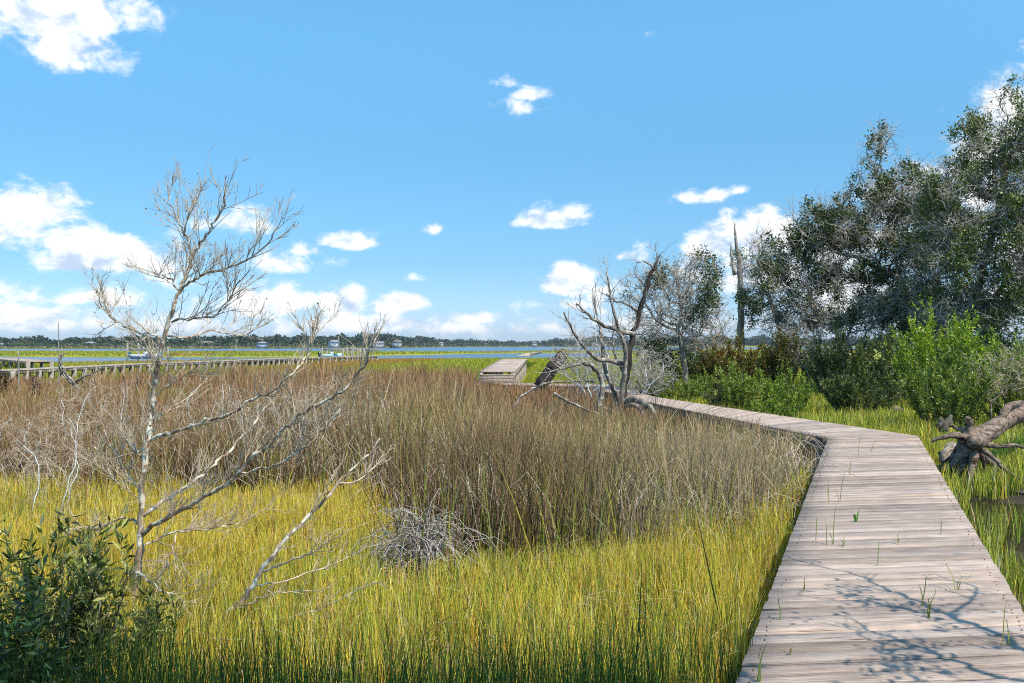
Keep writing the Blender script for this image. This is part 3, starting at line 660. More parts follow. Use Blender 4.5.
base = np.array([P(130, 645, FY)[0], FY, 0])
t = thing('bare_tree', 'leafless pale-barked small tree with long branches reaching right, standing in the near grass', 'tree', base)
mb = MB()
for p, r in trunk: tubes(mb, p, r*(1+.12*rng.normal(size=len(r))), 8)
mb.build('trunk', M_BARKL, t, True, origin=base)
mb = MB()
for p, r in secl: tubes(mb, p, r*(1+.1*rng.normal(size=len(r))), 6)
mb.build('branches', M_BARKL, t, True, origin=base)
mb = MB()
up_ = [s for s in secl]
lv = twigs_from(up_+trunk[:0]+[(trunk[0][0][12:], trunk[0][1][12:])], (21, 22, 15), (.34, .16, .08), (.0036, .0024, .0017), 3, .25, 5, .08, .12, (.35, .8))
for Pt, Rd in lv: tubes(mb, Pt, np.maximum(Rd, .0011), 3)
mb.build('twigs', M_TWIGL, t, False, origin=base)
# few dead leaves clinging
mb = MB(); tp = lv[1][0][:, -1]; tp = tp[(tp[:, 2] > 2.0) & (rng.random(len(tp)) < .22)]
leaves(mb, tp, 1, .006, .016, [(.30, .27, .15), (.22, .19, .11), (.42, .38, .26)], 1.5); mb.build('dead_leaves', M_LEAF, t, False, origin=base)
# leaning bare branch
LY = 5.3; ls = [([(205, 640, 0), (224, 617, 0), (240, 603, 0), (251, 588, .02), (261, 573, .05), (280, 546, .1), (302, 523, .15), (323, 502, .2), (337, 484, .25), (352, 470, .3), (369, 453, .35), (380, 438, .35)], .021, .005),
 ([(262, 572, .05), (282, 563, 0), (305, 555, -.1), (328, 542, -.15), (349, 529, -.2)], .008, .003), ([(256, 585, .03), (280, 582, .1), (305, 574, .2), (330, 565, .25), (355, 554, .3), (372, 547, .3), (392, 540, .3)], .006, .002),
 ([(234, 610, 0), (252, 602, -.1), (270, 595, -.2), (300, 592, -.25), (330, 587, -.3)], .006, .002), ([(245, 625, 0), (270, 621, -.1), (298, 615, -.15), (323, 607, -.2), (352, 593, -.25), (376, 581, -.3)], .006, .002),
 ([(337, 484, .25), (355, 482, .3), (370, 470, .35), (384, 460, .4)], .007, .003), ([(323, 502, .2), (328, 488, .1), (334, 470, .1)], .005, .002)]
ll = [limb(a, LY, b, c, .005) for a, b, c in ls]; base = np.array([P(205, 640, LY)[0], LY, 0])
t = thing('bare_sapling', 'leafless grey sapling leaning steeply to the right out of the near grass', 'sapling', base)
mb = MB(); tubes(mb, *ll[0], 7); mb.build('trunk', M_BARKL, t, True, origin=base)
mb = MB()
for p, r in ll[1:]: tubes(mb, p, r, 5)
for Pt, Rd in twigs_from(ll, (20, 16), (.24, .12), (.0034, .0022), 2, .2, 5, .15, .35): tubes(mb, Pt, np.maximum(Rd, .0012), 3)
mb.build('branches', M_TWIGL, t, True, origin=base)

# ------------------------------------------------------------------ foreground leafy shrub
def shrub(name, label, base, blobs, attr, leafspec, barkm=M_BARKO, twigm=M_TWIGG, D=.1, di=.6, dk=.15, stems=6, sp=.2, rtip=.003, rmax=.03, tw=(3, .15, .0025), keep=1, group=None, cat='shrub'):
    return grow_tree(name, label, cat, base, blobs, None, attr, D, di, dk, rtip, rmax, barkm, twigm, tw, leafspec, group, stems, sp, .18, .25, keep)
def leafy(name, label, Y, px0, px1, pytop, n, size, cols, stems, base_py=None, dens=1.0, up=.9, aspect=3.2, K=3, z0=0.0, group=None, depth=None, wid=.4, cat='shrub'):
    """bush of upright stems with leaves whorled along them"""
    c = np.array([(GX(px0, Y)+GX(px1, Y))/2, Y, z0]); w = (GX(px1, Y)-GX(px0, Y))/2; H = CAMZ-(pytop-HY)/F*Y-z0; dp = depth or w*.7
    t = thing(name, label, cat, c, group); st = MB(); lf = MB(); CS = []; DS = []
    L = []
    for i in range(stems):
        a = rng.uniform(0, 6.28); r_ = math.sqrt(rng.random()); e = np.array([w*r_*math.cos(a), dp*r_*math.sin(a), 0]); hh = H*(1-.32*r_**2)*rng.uniform(.62, 1.0)
        p = [c+e*.3, c+e*.6+[0, 0, hh*.35], c+e*.85+rng.normal(0, .04, 3)+[0, 0, hh*.7], c+e+rng.normal(0, .05, 3)+[0, 0, hh]]
        q, rr = smoothline(p, [.010, .008, .005, .002], 4, .01*H); L.append((q, rr*max(.6, H/1.5))); tubes(st, q, rr*max(.6, H/1.5), 4)
    tw_ = twigs_from(L, (7*dens/max(H/1.3, .6),), (.34*H,), (.003*max(1, H/1.5),), 1, .6, 4, .12, .22, (.3, .75))
    for Pt, Rd in tw_: tubes(st, Pt, Rd, 3)
    Pt = tw_[0][0]; allp = [Pt.reshape(-1, 3)]; alld = [np.repeat(unit(Pt[:, -1]-Pt[:, 0]), 4, 0)]
    for q, rr in L: allp.append(q[len(q)//3:]); alld.append(unit(np.gradient(q, axis=0))[len(q)//3:])
    Pp = np.concatenate(allp); Dd = np.concatenate(alld); i = rng.integers(0, len(Pp), n)
    c0 = Pp[i]+Dd[i]*rng.uniform(-.1, .12, (n, 1))*H*.5; rv = rng.normal(size=(n, 3)); d = unit(Dd[i]*up+unit(rv)*.9); s = unit(np.cross(d, rng.normal(size=(n, 3))+[0, 0, .6])); nn = np.cross(d, s)
    Ln = size*rng.uniform(.6, 1.25, (n, 1)); W = Ln/aspect
    V = np.stack([c0, c0+d*Ln*.45+s*W*.5+nn*Ln*.06, c0+d*Ln-nn*Ln*.05, c0+d*Ln*.45-s*W*.5+nn*Ln*.06], 1)
    cols = np.array(cols); cc = cols[rng.integers(0, len(cols), n)]*rng.uniform(.7, 1.3, (n, 1))
    lf.add(V.reshape(-1, 3), np.arange(n)[:, None]*4+np.array([[0, 1, 2, 3]]), None, np.repeat(cc, 4, 0))
    st.build('stems', M_BARKO, t, False, origin=c); lf.build('foliage', M_LEAF, t, False, origin=c); return t
WM = [(.07, .10, .02), (.15, .19, .035), (.30, .34, .08), (.52, .50, .16), (.04, .06, .02), (.12, .12, .04)]
leafy('wax_myrtle', 'dense dark green leafy shrub filling the lower left corner of the photo', 3.9, -60, 95, 522, 4600, .060, WM, 34, depth=.5, aspect=4.2)
leafy('wax_myrtle', 'upright leafy green shrub just left of the base of the bare pale tree', 4.3, 48, 120, 508, 1500, .062, WM, 14, depth=.3, aspect=4.2)
leafy('wax_myrtle', 'low dark leafy shrub around the foot of the bare pale tree', 4.5, 95, 175, 590, 1500, .055, WM, 20, depth=.35, aspect=4.2)
def bareshrub(label, px, Y, w, h, n=260, seed=0, m=M_TWIGL, base_z=0, tw=(3, .20, .0022), rmax=.010, rt=.0018):
    b = np.array([GX(px, Y), Y, base_z]); return grow_tree('bare_shrub', label, 'shrub', b, [((b[0], b[1], base_z+h*.62), (w, w*.7, h*.42), 1)], None, n, .11, .7, .16, rt, rmax, None, m, tw, None, None, 3, .08)
bareshrub('small leafless grey shrub at the left, between the wax myrtle and the rushes', 56, 8.6, .5, 1.25, 240)
bareshrub('pale leafless shrub in the rushes just left of the bare tree', 95, 11.6, .75, 1.35, 380)
bareshrub('leafless twiggy shrub in the rushes, left edge of the view', 12, 10.5, .5, 1.05, 200)
bareshrub('pale leafless shrub in the rushes right of the bare tree trunk', 215, 12.2, .8, 1.3, 380)
bareshrub('greyish leafless shrub in the rushes below the right-reaching branches', 300, 12.0, .85, 1.35, 420)
bareshrub('thin leafless shrub in the rushes behind the tip of the leaning sapling', 372, 12.5, .5, 1.3, 220)

# ------------------------------------------------------------------ dead tree by the boardwalk
DY = 19.2
main = limb([(622, 432, 0), (622, 408, 0), (624.5, 378, 0), (630, 350, 0), (636, 327, .1), (644, 298, .2), (652, 274, .3), (660, 255, .4)], DY, .10, .025, .02)
ot = [([(621, 415, 0), (621, 398, -.1), (625, 368, -.2), (625, 348, -.3), (619, 332, -.4), (613, 306, -.5), (607, 272, -.6)], .075, .018),
 ([(633, 334, 0), (618, 331, -.2), (600, 323, -.5), (588, 314, -.7), (576, 304, -.9)], .055, .02),
 ([(626, 364, 0), (610, 361, -.3), (592, 356, -.6), (577, 338, -.9), (564, 312, -1.1)], .06, .018),
 ([(600, 420, -.6), (600, 400, -.6), (601, 380, -.5), (592, 366, -.7), (578, 364, -.9), (562, 368, -1.1), (550, 372, -1.2)], .07, .02),
 ([(618, 410, 0), (614, 390, .3), (606, 372, .4), (602, 345, .5), (600, 328, .6), (593, 300, .7)], .07, .015),
 ([(620, 400, 0), (612, 385, -.3), (607, 374, -.3)], .06, .03),
 ([(640, 312, .2), (628, 305, 0), (616, 302, -.2), (606, 294, -.3)], .03, .012),
 ([(654, 270, .3), (645, 262, .2), (636, 262, 0)], .022, .01),
 ([(623, 372, 0), (615, 355, .2), (612, 340, .3), (617, 318, .3)], .03, .012)]
roots = [([(623, 402, 0), (632, 399, -.2), (643, 402, -.4), (652, 410, -.6), (658, 424, -.7)], .075, .05), ([(621, 406, 0), (634, 405, -.3), (643, 413, -.5), (646, 426, -.6)], .06, .04), ([(619, 414, 0), (610, 411, -.3), (600, 408, -.5), (594, 414, -.6)], .06, .03)]
base = np.array([GX(622, DY), DY, 0]); t = thing('dead_tree', 'twisted dead tree with a dark leaning trunk and bleached curving limbs beside the boardwalk', 'tree', base)
mb = MB(); tubes(mb, main[0], main[1]*(1+.1*rng.normal(size=len(main[1]))), 9); mb.build('trunk', M_BARKD, t, True, origin=base)
mb = MB(); ol = [limb(a, DY, b, c, .012) for a, b, c in ot]
for p, r in ol: tubes(mb, p, r, 7)
mb.build('branches', M_DRIFT, t, True, origin=base)
mb = MB()
for a, b, c in roots: p, r = limb(a, DY, b, c, .01); tubes(mb, p, r, 7)
mb.build('roots', M_DRIFT, t, True, origin=base)
mb = MB()
for Pt, Rd in twigs_from(ol+[main], (4.5, 5, 5), (.8, .45, .22), (.012, .008, .006), 3, .25, 5, .2, .45): tubes(mb, Pt, Rd, 3)
mb.build('twigs', M_TWIGG, t, False, origin=base)
for lab, pts, r0, r1, Y in (('long bleached fallen branch arching over the rushes left of the twisted dead tree', [(511, 408, 0), (522, 396, .1), (536, 387, .3), (553, 382, .5), (575, 381, .7), (598, 380, .9)], .03, .018, 18.5),
                            ('thin grey fallen branch lying in the rushes in front of the twisted dead tree', [(554, 393, 0), (570, 402, 0), (588, 411, .1), (606, 417, .2), (626, 422, .3)], .03, .012, 16.5)):
    p, r = limb(pts, Y, r0, r1, .01); b0 = p[0].copy(); mb = MB(); tubes(mb, p, r, 6)
    for Pt, Rd in twigs_from([(p, r)], (1.6, 2), (.5, .25), (.012, .007), 2, .2, 4, .2, .2): tubes(mb, Pt, Rd, 3)
    tag(mb.build('fallen_branch', M_DRIFT, smooth=True, origin=b0), lab, 'branch')
# dark leaning log
lg = [P(540, 388, 28), P(546, 378, 28), P(555, 365, 28.2), P(563, 354, 28.4)]; p, r = smoothline(lg, [.24, .22, .20, .19], 4, .01)
t = thing('leaning_log', 'thick dark broken log leaning right with yellow lichen on its top end, beyond the rushes', 'log', lg[0]); mb = MB(); tubes(mb, p, r*(1+.06*rng.normal(size=len(r))), 10); mb.build('trunk', M_BARKD, t, True, origin=lg[0])
mb = MB(); leaves(mb, np.array([lg[3]+[rng.normal(0, .07), rng.normal(0, .07), .03] for _ in range(60)]), 5, .05, .09, [(.5, .36, .05), (.4, .32, .08)], 1.4); mb.build('lichen_cap', M_LEAF, t, False, origin=lg[0])
mb = MB()
for a in ([(545, 368, -.3), (556, 372, -.35), (566, 366, -.3), (575, 362, -.3)], [(548, 358, -.3), (558, 362, -.4), (566, 357, -.3)]): q, rr = limb(a, 28.2, .03, .015, .01); tubes(mb, q, rr, 5)
mb.build('branches', M_DRIFT, t, True, origin=lg[0])

# ------------------------------------------------------------------ trees on the right
OAKC = [(.05, .08, .02), (.09, .125, .035), (.14, .175, .05), (.22, .24, .10), (.035, .05, .02)]
def blob(px, py, Y, rx, ry, rd, w): c = P(px, py, Y); return (tuple(c), (rx/F*Y, rd, ry/F*Y), w)
def Lp(pts, Y): return [P(a, b, Y+c) for a, b, c in pts]
def oakleaf(**k): d = dict(n=16, spread=.085, size=.10, cols=OAKC, thr=.0, scale=.9, mat=M_OAKLEAF, aspect=1.7); d.update(k); return d
# oak A
Ya = 31; grow_tree('live_oak', 'wide dark live oak whose lower limbs reach left over the dark thicket', 'tree', (GX(945, Ya), Ya, .0),
  [blob(835, 240, Ya, 46, 50, 1.7, 3.0), blob(888, 198, Ya, 36, 46, 1.8, 2.2), blob(890, 240, Ya, 60, 50, 2.0, 3.2), blob(820, 290, Ya, 42, 32, 1.3, 1.6), blob(920, 225, Ya+.5, 40, 56, 2, 2.0), blob(840, 318, Ya, 45, 14, 1.0, .8), blob(800, 250, Ya, 20, 45, 1, .7), blob(889, 145, Ya, 16, 20, .9, .3), blob(890, 300, Ya, 50, 30, 1.5, 1.6), blob(930, 320, Ya, 40, 20, 1.5, 1.0)],
  [(None, Lp([(948, 397, 0), (945, 350, 0), (936, 303, 0), (924, 287, -.2)], Ya)), (0, Lp([(924, 287, -.2), (905, 280, -.3), (880, 270, -.4), (860, 258, -.5)], Ya)), (0, Lp([(924, 287, -.2), (938, 276, .3), (945, 255, .4), (935, 225, .4)], Ya)), (0, Lp([(940, 330, 0), (905, 318, -.3), (870, 322, -.5), (838, 326, -.7), (805, 318, -.8)], Ya))],
  3000, .24, 1.2, .32, .012, .24, M_BARKO, M_TWIGG, (4, .80, .0100), oakleaf(thr=.20, n=46, off=3, scale=1.5, spread=.10, size=.105), carve=-.04)
# oak B
Yb = 26; grow_tree('live_oak', 'tallest live oak at the right edge with grey twiggy top above the green bushes', 'tree', (GX(990, Yb), Yb, .0),
  [blob(1010, 150, Yb, 55, 60, 1.8, 2.6), blob(965, 200, Yb, 50, 60, 1.9, 3.2), blob(1020, 250, Yb, 65, 70, 2.0, 3.6), blob(945, 260, Yb, 45, 50, 1.5, 2), blob(1080, 180, Yb, 80, 90, 2.2, 3), blob(1015, 310, Yb, 60, 36, 1.5, 2.2), blob(950, 310, Yb, 30, 24, 1.2, 1)],
  [(None, Lp([(988, 412, 0), (984, 350, 0), (980, 316, 0), (976, 298, 0)], Yb)), (0, Lp([(976, 298, 0), (968, 275, -.2), (958, 258, -.4), (950, 225, -.5)], Yb)), (0, Lp([(980, 316, 0), (1000, 290, .3), (1018, 270, .4), (1035, 230, .4)], Yb)), (0, Lp([(976, 298, 0), (985, 260, .2), (996, 220, .3), (1008, 160, .3)], Yb))],
  3200, .22, 1.1, .31, .011, .19, M_BARKO, M_TWIGG, (4, .70, .0092), carve=-.05, leaf=oakleaf(thr=.17, n=38, size=.09, off=9, scale=1.6, spread=.10, cols=[(.08, .13, .02), (.13, .19, .03), (.20, .25, .045), (.28, .29, .10), (.05, .075, .02)]))
# grey lichen tree
Yg = 27.5; grow_tree('lichen_tree', 'grey lichen-covered rounded tree with sparse leaves between the twisted dead tree and the snag', 'tree', (GX(686, Yg), Yg, 0),
  [blob(668, 300, Yg, 40, 42, 1.2, 2.6), blob(695, 290, Yg, 32, 42, 1.1, 2), blob(650, 335, Yg, 40, 22, 1.0, 1.3), blob(700, 330, Yg, 24, 24, .9, 1), blob(640, 290, Yg, 22, 25, .8, .6)],
  [(None, Lp([(687, 404, 0), (686, 380, 0), (683, 355, 0), (680, 335, 0)], Yg))], 1300, .18, 1.0, .26, .010, .12, M_DRIFT, M_TWIGG, (4, .42, .0085), oakleaf(thr=.30, n=18, size=.08))
# snag
Ys = 33; p, r = smoothline(Lp([(740, 395, 0), (741, 340, 0), (741, 300, 0), (739, 262, 0), (736, 240, .1), (734, 222, .1)], Ys), [.19, .16, .14, .12, .06, .02], 4, .015)
t = thing('dead_snag', 'tall narrow broken dead trunk pointing into the white cloud', 'dead trunk', (GX(740, Ys), Ys, 0)); o = np.array([GX(740, Ys), Ys, 0])
mb = MB(); tubes(mb, p, r*.8*(1+.12*rng.normal(size=len(r))), 9); mb.build('trunk', M_POST, t, True, origin=o)
mb = MB(); p2, r2 = smoothline(Lp([(735, 275, 0), (732, 258, 0), (731, 242, 0)], Ys), [.08, .06, .015], 3, .01); tubes(mb, p2, r2, 6)
for Pt, Rd in twigs_from([(p, r)], (4, 3), (.7, .4), (.014, .009), 2, .3, 4, .2, .3): tubes(mb, Pt, Rd, 3)
mb.build('splinters', M_TWIGG, t, False, origin=o)
mb = MB(); cs = np.array([P(rng.uniform(731, 746), rng.normal(258, 5), Ys+rng.normal(0, .2)) for _ in range(30)]+[P(rng.uniform(734, 748), rng.uniform(305, 345), Ys-.3) for _ in range(10)]); leaves(mb, cs, 8, .08, .09, OAKC[:4]); mb.build('vine_leaves', M_OAKLEAF, t, False, origin=o)
# bare grey trees
Yc = 31.5; grow_tree('bare_oak', 'slender half-dead oak with bare grey twigs, right of the broken snag', 'tree', (GX(790, Yc), Yc, 0),
  [blob(765, 285, Yc, 30, 42, 1.1, 2), blob(785, 320, Yc, 28, 28, 1.1, 1.6), blob(760, 245, Yc, 15, 16, .6, .5), blob(800, 300, Yc, 18, 35, .8, .8)],
  [(None, Lp([(792, 395, 0), (788, 355, 0), (778, 325, 0), (770, 300, 0)], Yc))], 1000, .20, 1.0, .28, .010, .10, M_DRIFT, M_TWIGG, (4, .55, .009), oakleaf(thr=.27, n=22, off=14))
Yd = 30; grow_tree('bare_oak', 'pale leafless scrub tree standing in the thicket below the dark live oak limbs', 'tree', (GX(815, Yd), Yd, 0),
  [blob(800, 345, Yd, 24, 30, .8, 1.2), blob(828, 340, Yd, 24, 34, .8, 1)], None, 420, .18, .9, .28, .008, .07, M_DRIFT, M_TWIGG, (4, .35, .006), oakleaf(thr=.32, n=8), stems=3, stem_spread=.2)
Ye = 36; grow_tree('bare_oak', 'thin grey leafless tree far back between the lichen tree and the snag', 'tree', (GX(722, Ye), Ye, 0),
  [blob(715, 318, Ye, 18, 30, .8, 1), blob(728, 335, Ye, 18, 20, .8, 1)], None, 220, .25, 1.1, .36, .008, .07, M_DRIFT, M_TWIGG, (3, .5, .006), None, stems=2)
grow_tree('bare_oak', 'tangle of pale leafless scrub under the left limbs of the dark live oak', 'tree', (GX(868, 29), 29, 0),
  [blob(850, 318, 29, 26, 30, .9, 1), blob(885, 315, 29, 30, 30, .9, 1.2)], None, 520, .18, .9, .28, .008, .06, M_DRIFT, M_TWIGG, (4, .4, .007), oakleaf(thr=.25, n=14), stems=3, stem_spread=.25)
grow_tree('bare_oak', 'half-bare grey scrub oak rising behind the brightest yellow-green bush', 'tree', (GX(935, 27.5), 27.5, 0),
  [blob(925, 300, 27.5, 30, 34, .9, 1), blob(960, 310, 27.5, 26, 30, .9, .9)], None, 480, .18, .9, .28, .008, .07, M_DRIFT, M_TWIGG, (4, .4, .007), oakleaf(thr=.15, n=18), stems=2, stem_spread=.2)
Yf = 24; grow_tree('bare_shrub', 'pale leafless shrub in front of the bright green bush above the fallen log', 'shrub', (GX(1000, 17.5), 17.5, 0),
  [blob(985, 378, 17.5, 28, 24, .5, 1), blob(1010, 372, 17.5, 24, 26, .5, 1)], None, 300, .11, .7, .17, .004, .03, M_DRIFT, M_TWIGL, (3, .25, .0038), None, stems=2, stem_spread=.06)
bareshrub('grey tangle of leafless twigs behind the bleached limbs of the twisted dead tree', 588, 23.5, .9, 2.2, 420, tw=(3, .3, .005), m=M_TWIGG, rmax=.03, rt=.005)
bareshrub('low grey leafless scrub beside the far end of the boardwalk at the shrub line', 640, 25.0, 1.2, 1.7, 420, tw=(3, .3, .005), m=M_TWIGG, rmax=.03, rt=.005)

# bushes --------------------------------------------------------------------
BG = [(.16, .23, .025), (.27, .35, .04), (.36, .42, .09), (.08, .12, .02)]
BR = [(.28, .42, .02), (.36, .50, .03), (.42, .50, .05), (.14, .24, .02)]
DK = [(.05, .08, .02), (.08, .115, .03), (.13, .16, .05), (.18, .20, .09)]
MX = [(.09, .13, .02), (.17, .19, .025), (.28, .15, .03), (.22, .20, .04), (.32, .18, .05)]
leafy('marsh_elder', 'brightest yellow-green bush, rising tall under the right-hand live oak', 22, 898, 985, 312, 16000, .10, BR, 44, depth=1.1)
leafy('marsh_elder', 'large fresh green bush behind the yellow grass bank, left of the pale leafless shrub', 17.6, 902, 990, 350, 13000, .075, BG, 44, depth=1.0)
leafy('marsh_elder', 'green bush partly hidden behind the pale leafless shrub above the fallen log', 18.2, 975, 1070, 350, 13000, .08, BG+BR[:1], 40, depth=1.0)
leafy('marsh_elder', 'green bush at the right edge under the tallest oak', 24, 1000, 1100, 330, 8000, .095, BR[:1]+BG, 26, depth=1.2)
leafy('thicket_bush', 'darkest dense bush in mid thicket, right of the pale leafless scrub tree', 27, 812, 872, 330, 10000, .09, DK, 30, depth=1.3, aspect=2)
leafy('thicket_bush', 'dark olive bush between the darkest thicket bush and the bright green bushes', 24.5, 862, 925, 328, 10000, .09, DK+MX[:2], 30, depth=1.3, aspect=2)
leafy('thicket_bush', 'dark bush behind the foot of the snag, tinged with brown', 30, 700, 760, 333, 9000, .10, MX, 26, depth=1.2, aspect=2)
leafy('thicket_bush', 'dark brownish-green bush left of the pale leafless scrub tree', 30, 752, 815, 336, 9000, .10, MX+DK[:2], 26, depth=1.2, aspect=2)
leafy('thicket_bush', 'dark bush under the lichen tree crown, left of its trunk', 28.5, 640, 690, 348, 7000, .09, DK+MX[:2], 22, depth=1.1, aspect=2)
leafy('marsh_elder', 'low fresh green shrub left of the lichen tree trunk', 26, 628, 680, 366, 6000, .075, BG, 22, depth=.7)
leafy('marsh_elder', 'low green shrub right of the lichen tree trunk', 25.5, 680, 735, 372, 6000, .075, BG, 22, depth=.7)
leafy('marsh_elder', 'low yellow-green shrub in the middle of the row behind the boardwalk', 21.8, 715, 775, 364, 7500, .07, BG+BR[:1], 28, depth=.8)
leafy('marsh_elder', 'low green shrub behind the boardwalk, right beside the dark thicket', 20.6, 762, 815, 366, 6500, .07, BG+BR[:1], 26, depth=.7)
leafy('thicket_bush', 'low dark bush directly above the yellow grass bank', 21.2, 815, 905, 366, 10000, .07, DK+BG[:1], 34, depth=.8, aspect=2.4)
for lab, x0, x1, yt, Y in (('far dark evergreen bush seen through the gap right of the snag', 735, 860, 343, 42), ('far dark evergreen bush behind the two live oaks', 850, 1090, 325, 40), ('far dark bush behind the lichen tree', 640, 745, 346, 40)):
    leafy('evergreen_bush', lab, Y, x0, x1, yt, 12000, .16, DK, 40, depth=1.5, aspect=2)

leafy('marsh_elder', 'low fresh shrub right behind the boardwalk, in front of the lichen tree', 24.6, 655, 712, 381, 4200, .07, BG, 18, depth=.5)
leafy('marsh_elder', 'low yellowish shrub behind the boardwalk, at the left end of the yellow grass bank', 19.6, 752, 800, 392, 4200, .07, BG+BR[:1], 18, depth=.5)
leafy('thicket_bush', 'low grey-green bush behind the boardwalk between two low fresh shrubs', 22.2, 702, 745, 382, 3600, .06, DK+[(.22, .2, .14)], 16, depth=.5)
# small maroon bush, stakes, driftwood on the left
leafy('maroon_shrub', 'small maroon-leaved shrub at the far left near the long dock', 24, 30, 42, 371, 700, .06, [(.16, .05, .06), (.22, .08, .08), (.12, .05, .04)], 8, depth=.2)
leafy('thicket_bush', 'dark russet clump of bush at the far left edge in front of the long dock', 26, -14, 12, 372, 1500, .08, [(.12, .06, .03), (.08, .05, .03), (.1, .1, .03)], 12, depth=.4)
def pole(name, lab, px, Y, ytop, r, lean=0, mat=M_POST):
    b = np.array([GX(px, Y), Y, -.3]); tp = P(px+lean, ytop, Y); p, rr = smoothline([b, b*.5+tp*.5+[.01, 0, 0], tp], [r, r*.9, r*.7], 3, .004); mb = MB(); tubes(mb, p, rr, 7); return tag(mb.build(name, mat, smooth=True, origin=b), lab, 'pole')
pole('thin_stake', 'tall thin dark stake rising above the long dock near the left edge', 58.5, 27, 322, .022, 0)
pole('thin_stake', 'short weathered stake at the far left in front of the long dock', 18.5, 26, 351, .03, 0)
b = np.array([GX(76, 24), 24, 0]); mb = MB()
for a, r0, r1 in (([(80, 392, 0), (74, 382, 0), (66, 374, 0), (61, 362, 0), (62, 356, 0), (65, 353, 0)], .05, .02), ([(79, 390, 0), (70, 382, .1), (61, 372, .1), (59, 366, .1)], .03, .015), ([(76, 382, 0), (85, 376, -.1), (94, 373, -.1), (103, 368, -.2)], .035, .015), ([(84, 388, 0), (82, 376, 0), (84, 366, .1)], .025, .012), ([(90, 374, -.1), (93, 382, -.1), (91, 390, -.1)], .02, .012)):
    p, r = limb(a, 24, r0, r1, .01); tubes(mb, p, r, 6)
tag(mb.build('driftwood', M_DRIFT, smooth=True, origin=b), 'antler-shaped bleached driftwood standing in the rushes in front of the long dock', 'driftwood')

# ------------------------------------------------------------------ fallen log with root plate, stumps
o = np.array([P(968, 450, 11.4)[0], 11.4, 0]); t = thing('fallen_log', 'big weathered fallen trunk with splayed roots facing the boardwalk, at the right edge', 'fallen tree', o)
def lump(mb, p, r, sides=14, amp=.12, k=3):
    p = np.array(p, float); V = []; n = len(p); T = unit(np.gradient(p, axis=0)); ref = np.array([.1, .2, 1.]); 
    for i in range(n):
        a = unit(np.cross(T[i], ref)); b_ = np.cross(T[i], a)
        for j in range(sides):
            th = 2*math.pi*j/sides; q = a*math.cos(th)+b_*math.sin(th); rr = r[i]*(1+amp*nz(q*k+p[i]*2.2)+amp*.8*nz(q*7+p[i]*3)); V.append(p[i]+q*rr)
    V = np.array(V); f = [(i*sides+j, i*sides+(j+1) % sides, (i+1)*sides+(j+1) % sides, (i+1)*sides+j) for i in range(n-1) for j in range(sides)]
    V = np.vstack([V, p[0]-T[0]*r[0]*.18, p[-1]+T[-1]*r[-1]*.25]); c0 = len(V)-2
    tr = [(c0, (j+1) % sides, j) for j in range(sides)]+[(c0+1, (n-1)*sides+j, (n-1)*sides+(j+1) % sides) for j in range(sides)]
    mb.add(V, f, tr)
p, r = smoothline(Lp([(966, 443, 0), (975, 440, .15), (990, 431, .4), (1008, 420, .9), (1030, 409, 1.5), (1060, 392, 2.3), (1110, 375, 3.4)], 11.4), [.11, .13, .115, .11, .12, .115, .10], 6, .008)
mb = MB(); lump(mb, p, r, 20, .22, 2.2); mb.build('trunk', M_LOG, t, True, origin=o)
mb = MB(); q, rr = smoothline(Lp([(980, 441, .1), (976, 442, -.15), (974, 442, -.28)], 11.4), [.10, .095, .08], 3); lump(mb, q, rr, 14, .12); mb.build('cut_knot', M_LOG, t, True, origin=o); mb = MB()
q, rr = smoothline(Lp([(972, 436, .1), (969, 425, .1), (966, 418, .05)], 11.4), [.07, .05, .03], 3, .008); lump(mb, q, rr, 9, .3); mb.build('knot', M_LOG, t, True, origin=o); mb = MB()
q, rr = smoothline(Lp([(1000, 424, .7), (1003, 413, .7), (1010, 406, .9), (1022, 402, 1.2)], 11.4), [.05, .06, .05, .03], 3, .01); lump(mb, q, rr, 9, .3)
mb.build('knot', M_LOG, t, True, origin=o)
for a, r0, r1 in (([(968, 438, 0), (955, 436, -.1), (943, 437, -.15), (932, 442, -.15)], .055, .02), ([(974, 450, -.05), (973, 462, -.15), (970, 478, -.25), (966, 494, -.3)], .06, .022), ([(978, 448, 0), (990, 455, -.2), (1003, 468, -.3), (1020, 479, -.3), (1032, 484, -.3)], .04, .015),
                  ([(984, 444, .1), (1000, 446, .1), (1015, 446, .1), (1034, 451, .1)], .04, .015), ([(980, 452, .1), (984, 464, .2), (985, 480, .2)], .04, .015), ([(968, 448, 0), (960, 456, 0), (950, 466, .0), (939, 474, .05)], .07, .03), ([(964, 450, 0), (956, 466, .1), (948, 484, .15)], .065, .03), ([(970, 452, .2), (963, 470, .3), (957, 488, .3)], .06, .02), ([(962, 446, .1), (952, 458, .2), (944, 466, .3), (934, 470, .4)], .06, .025), ([(966, 452, .0), (962, 466, -.1), (953, 478, -.1), (950, 490, -.1)], .05, .015), ([(970, 436, .1), (958, 428, .15), (950, 426, .2)], .05, .015), ([(980, 450, .3), (996, 470, .4), (1010, 486, .5)], .07, .03)):
    q = Lp(a, 11.4); q, rr = smoothline(q, np.linspace(r0, r1, len(q)), 4, .008); mb = MB(); lump(mb, q, rr, 8, .3, 2); mb.build('root', M_LOG, t, True, origin=o)
o = P(950, 452, 11.9); o[2] = 0; mb = MB(); q, rr = smoothline([P(943, 462, 11.9), P(948, 452, 12.0), P(957, 446, 12.1)], [.06, .09, .075], 3); lump(mb, q, rr*.8, 7, .9, 6); tag(mb.build('wood_chunk', M_PALEW, origin=o), 'pale broken chunk of wood between the boardwalk and splayed roots', 'wood')
o = P(943, 425, 15.5); o[2] = 0; mb = MB()
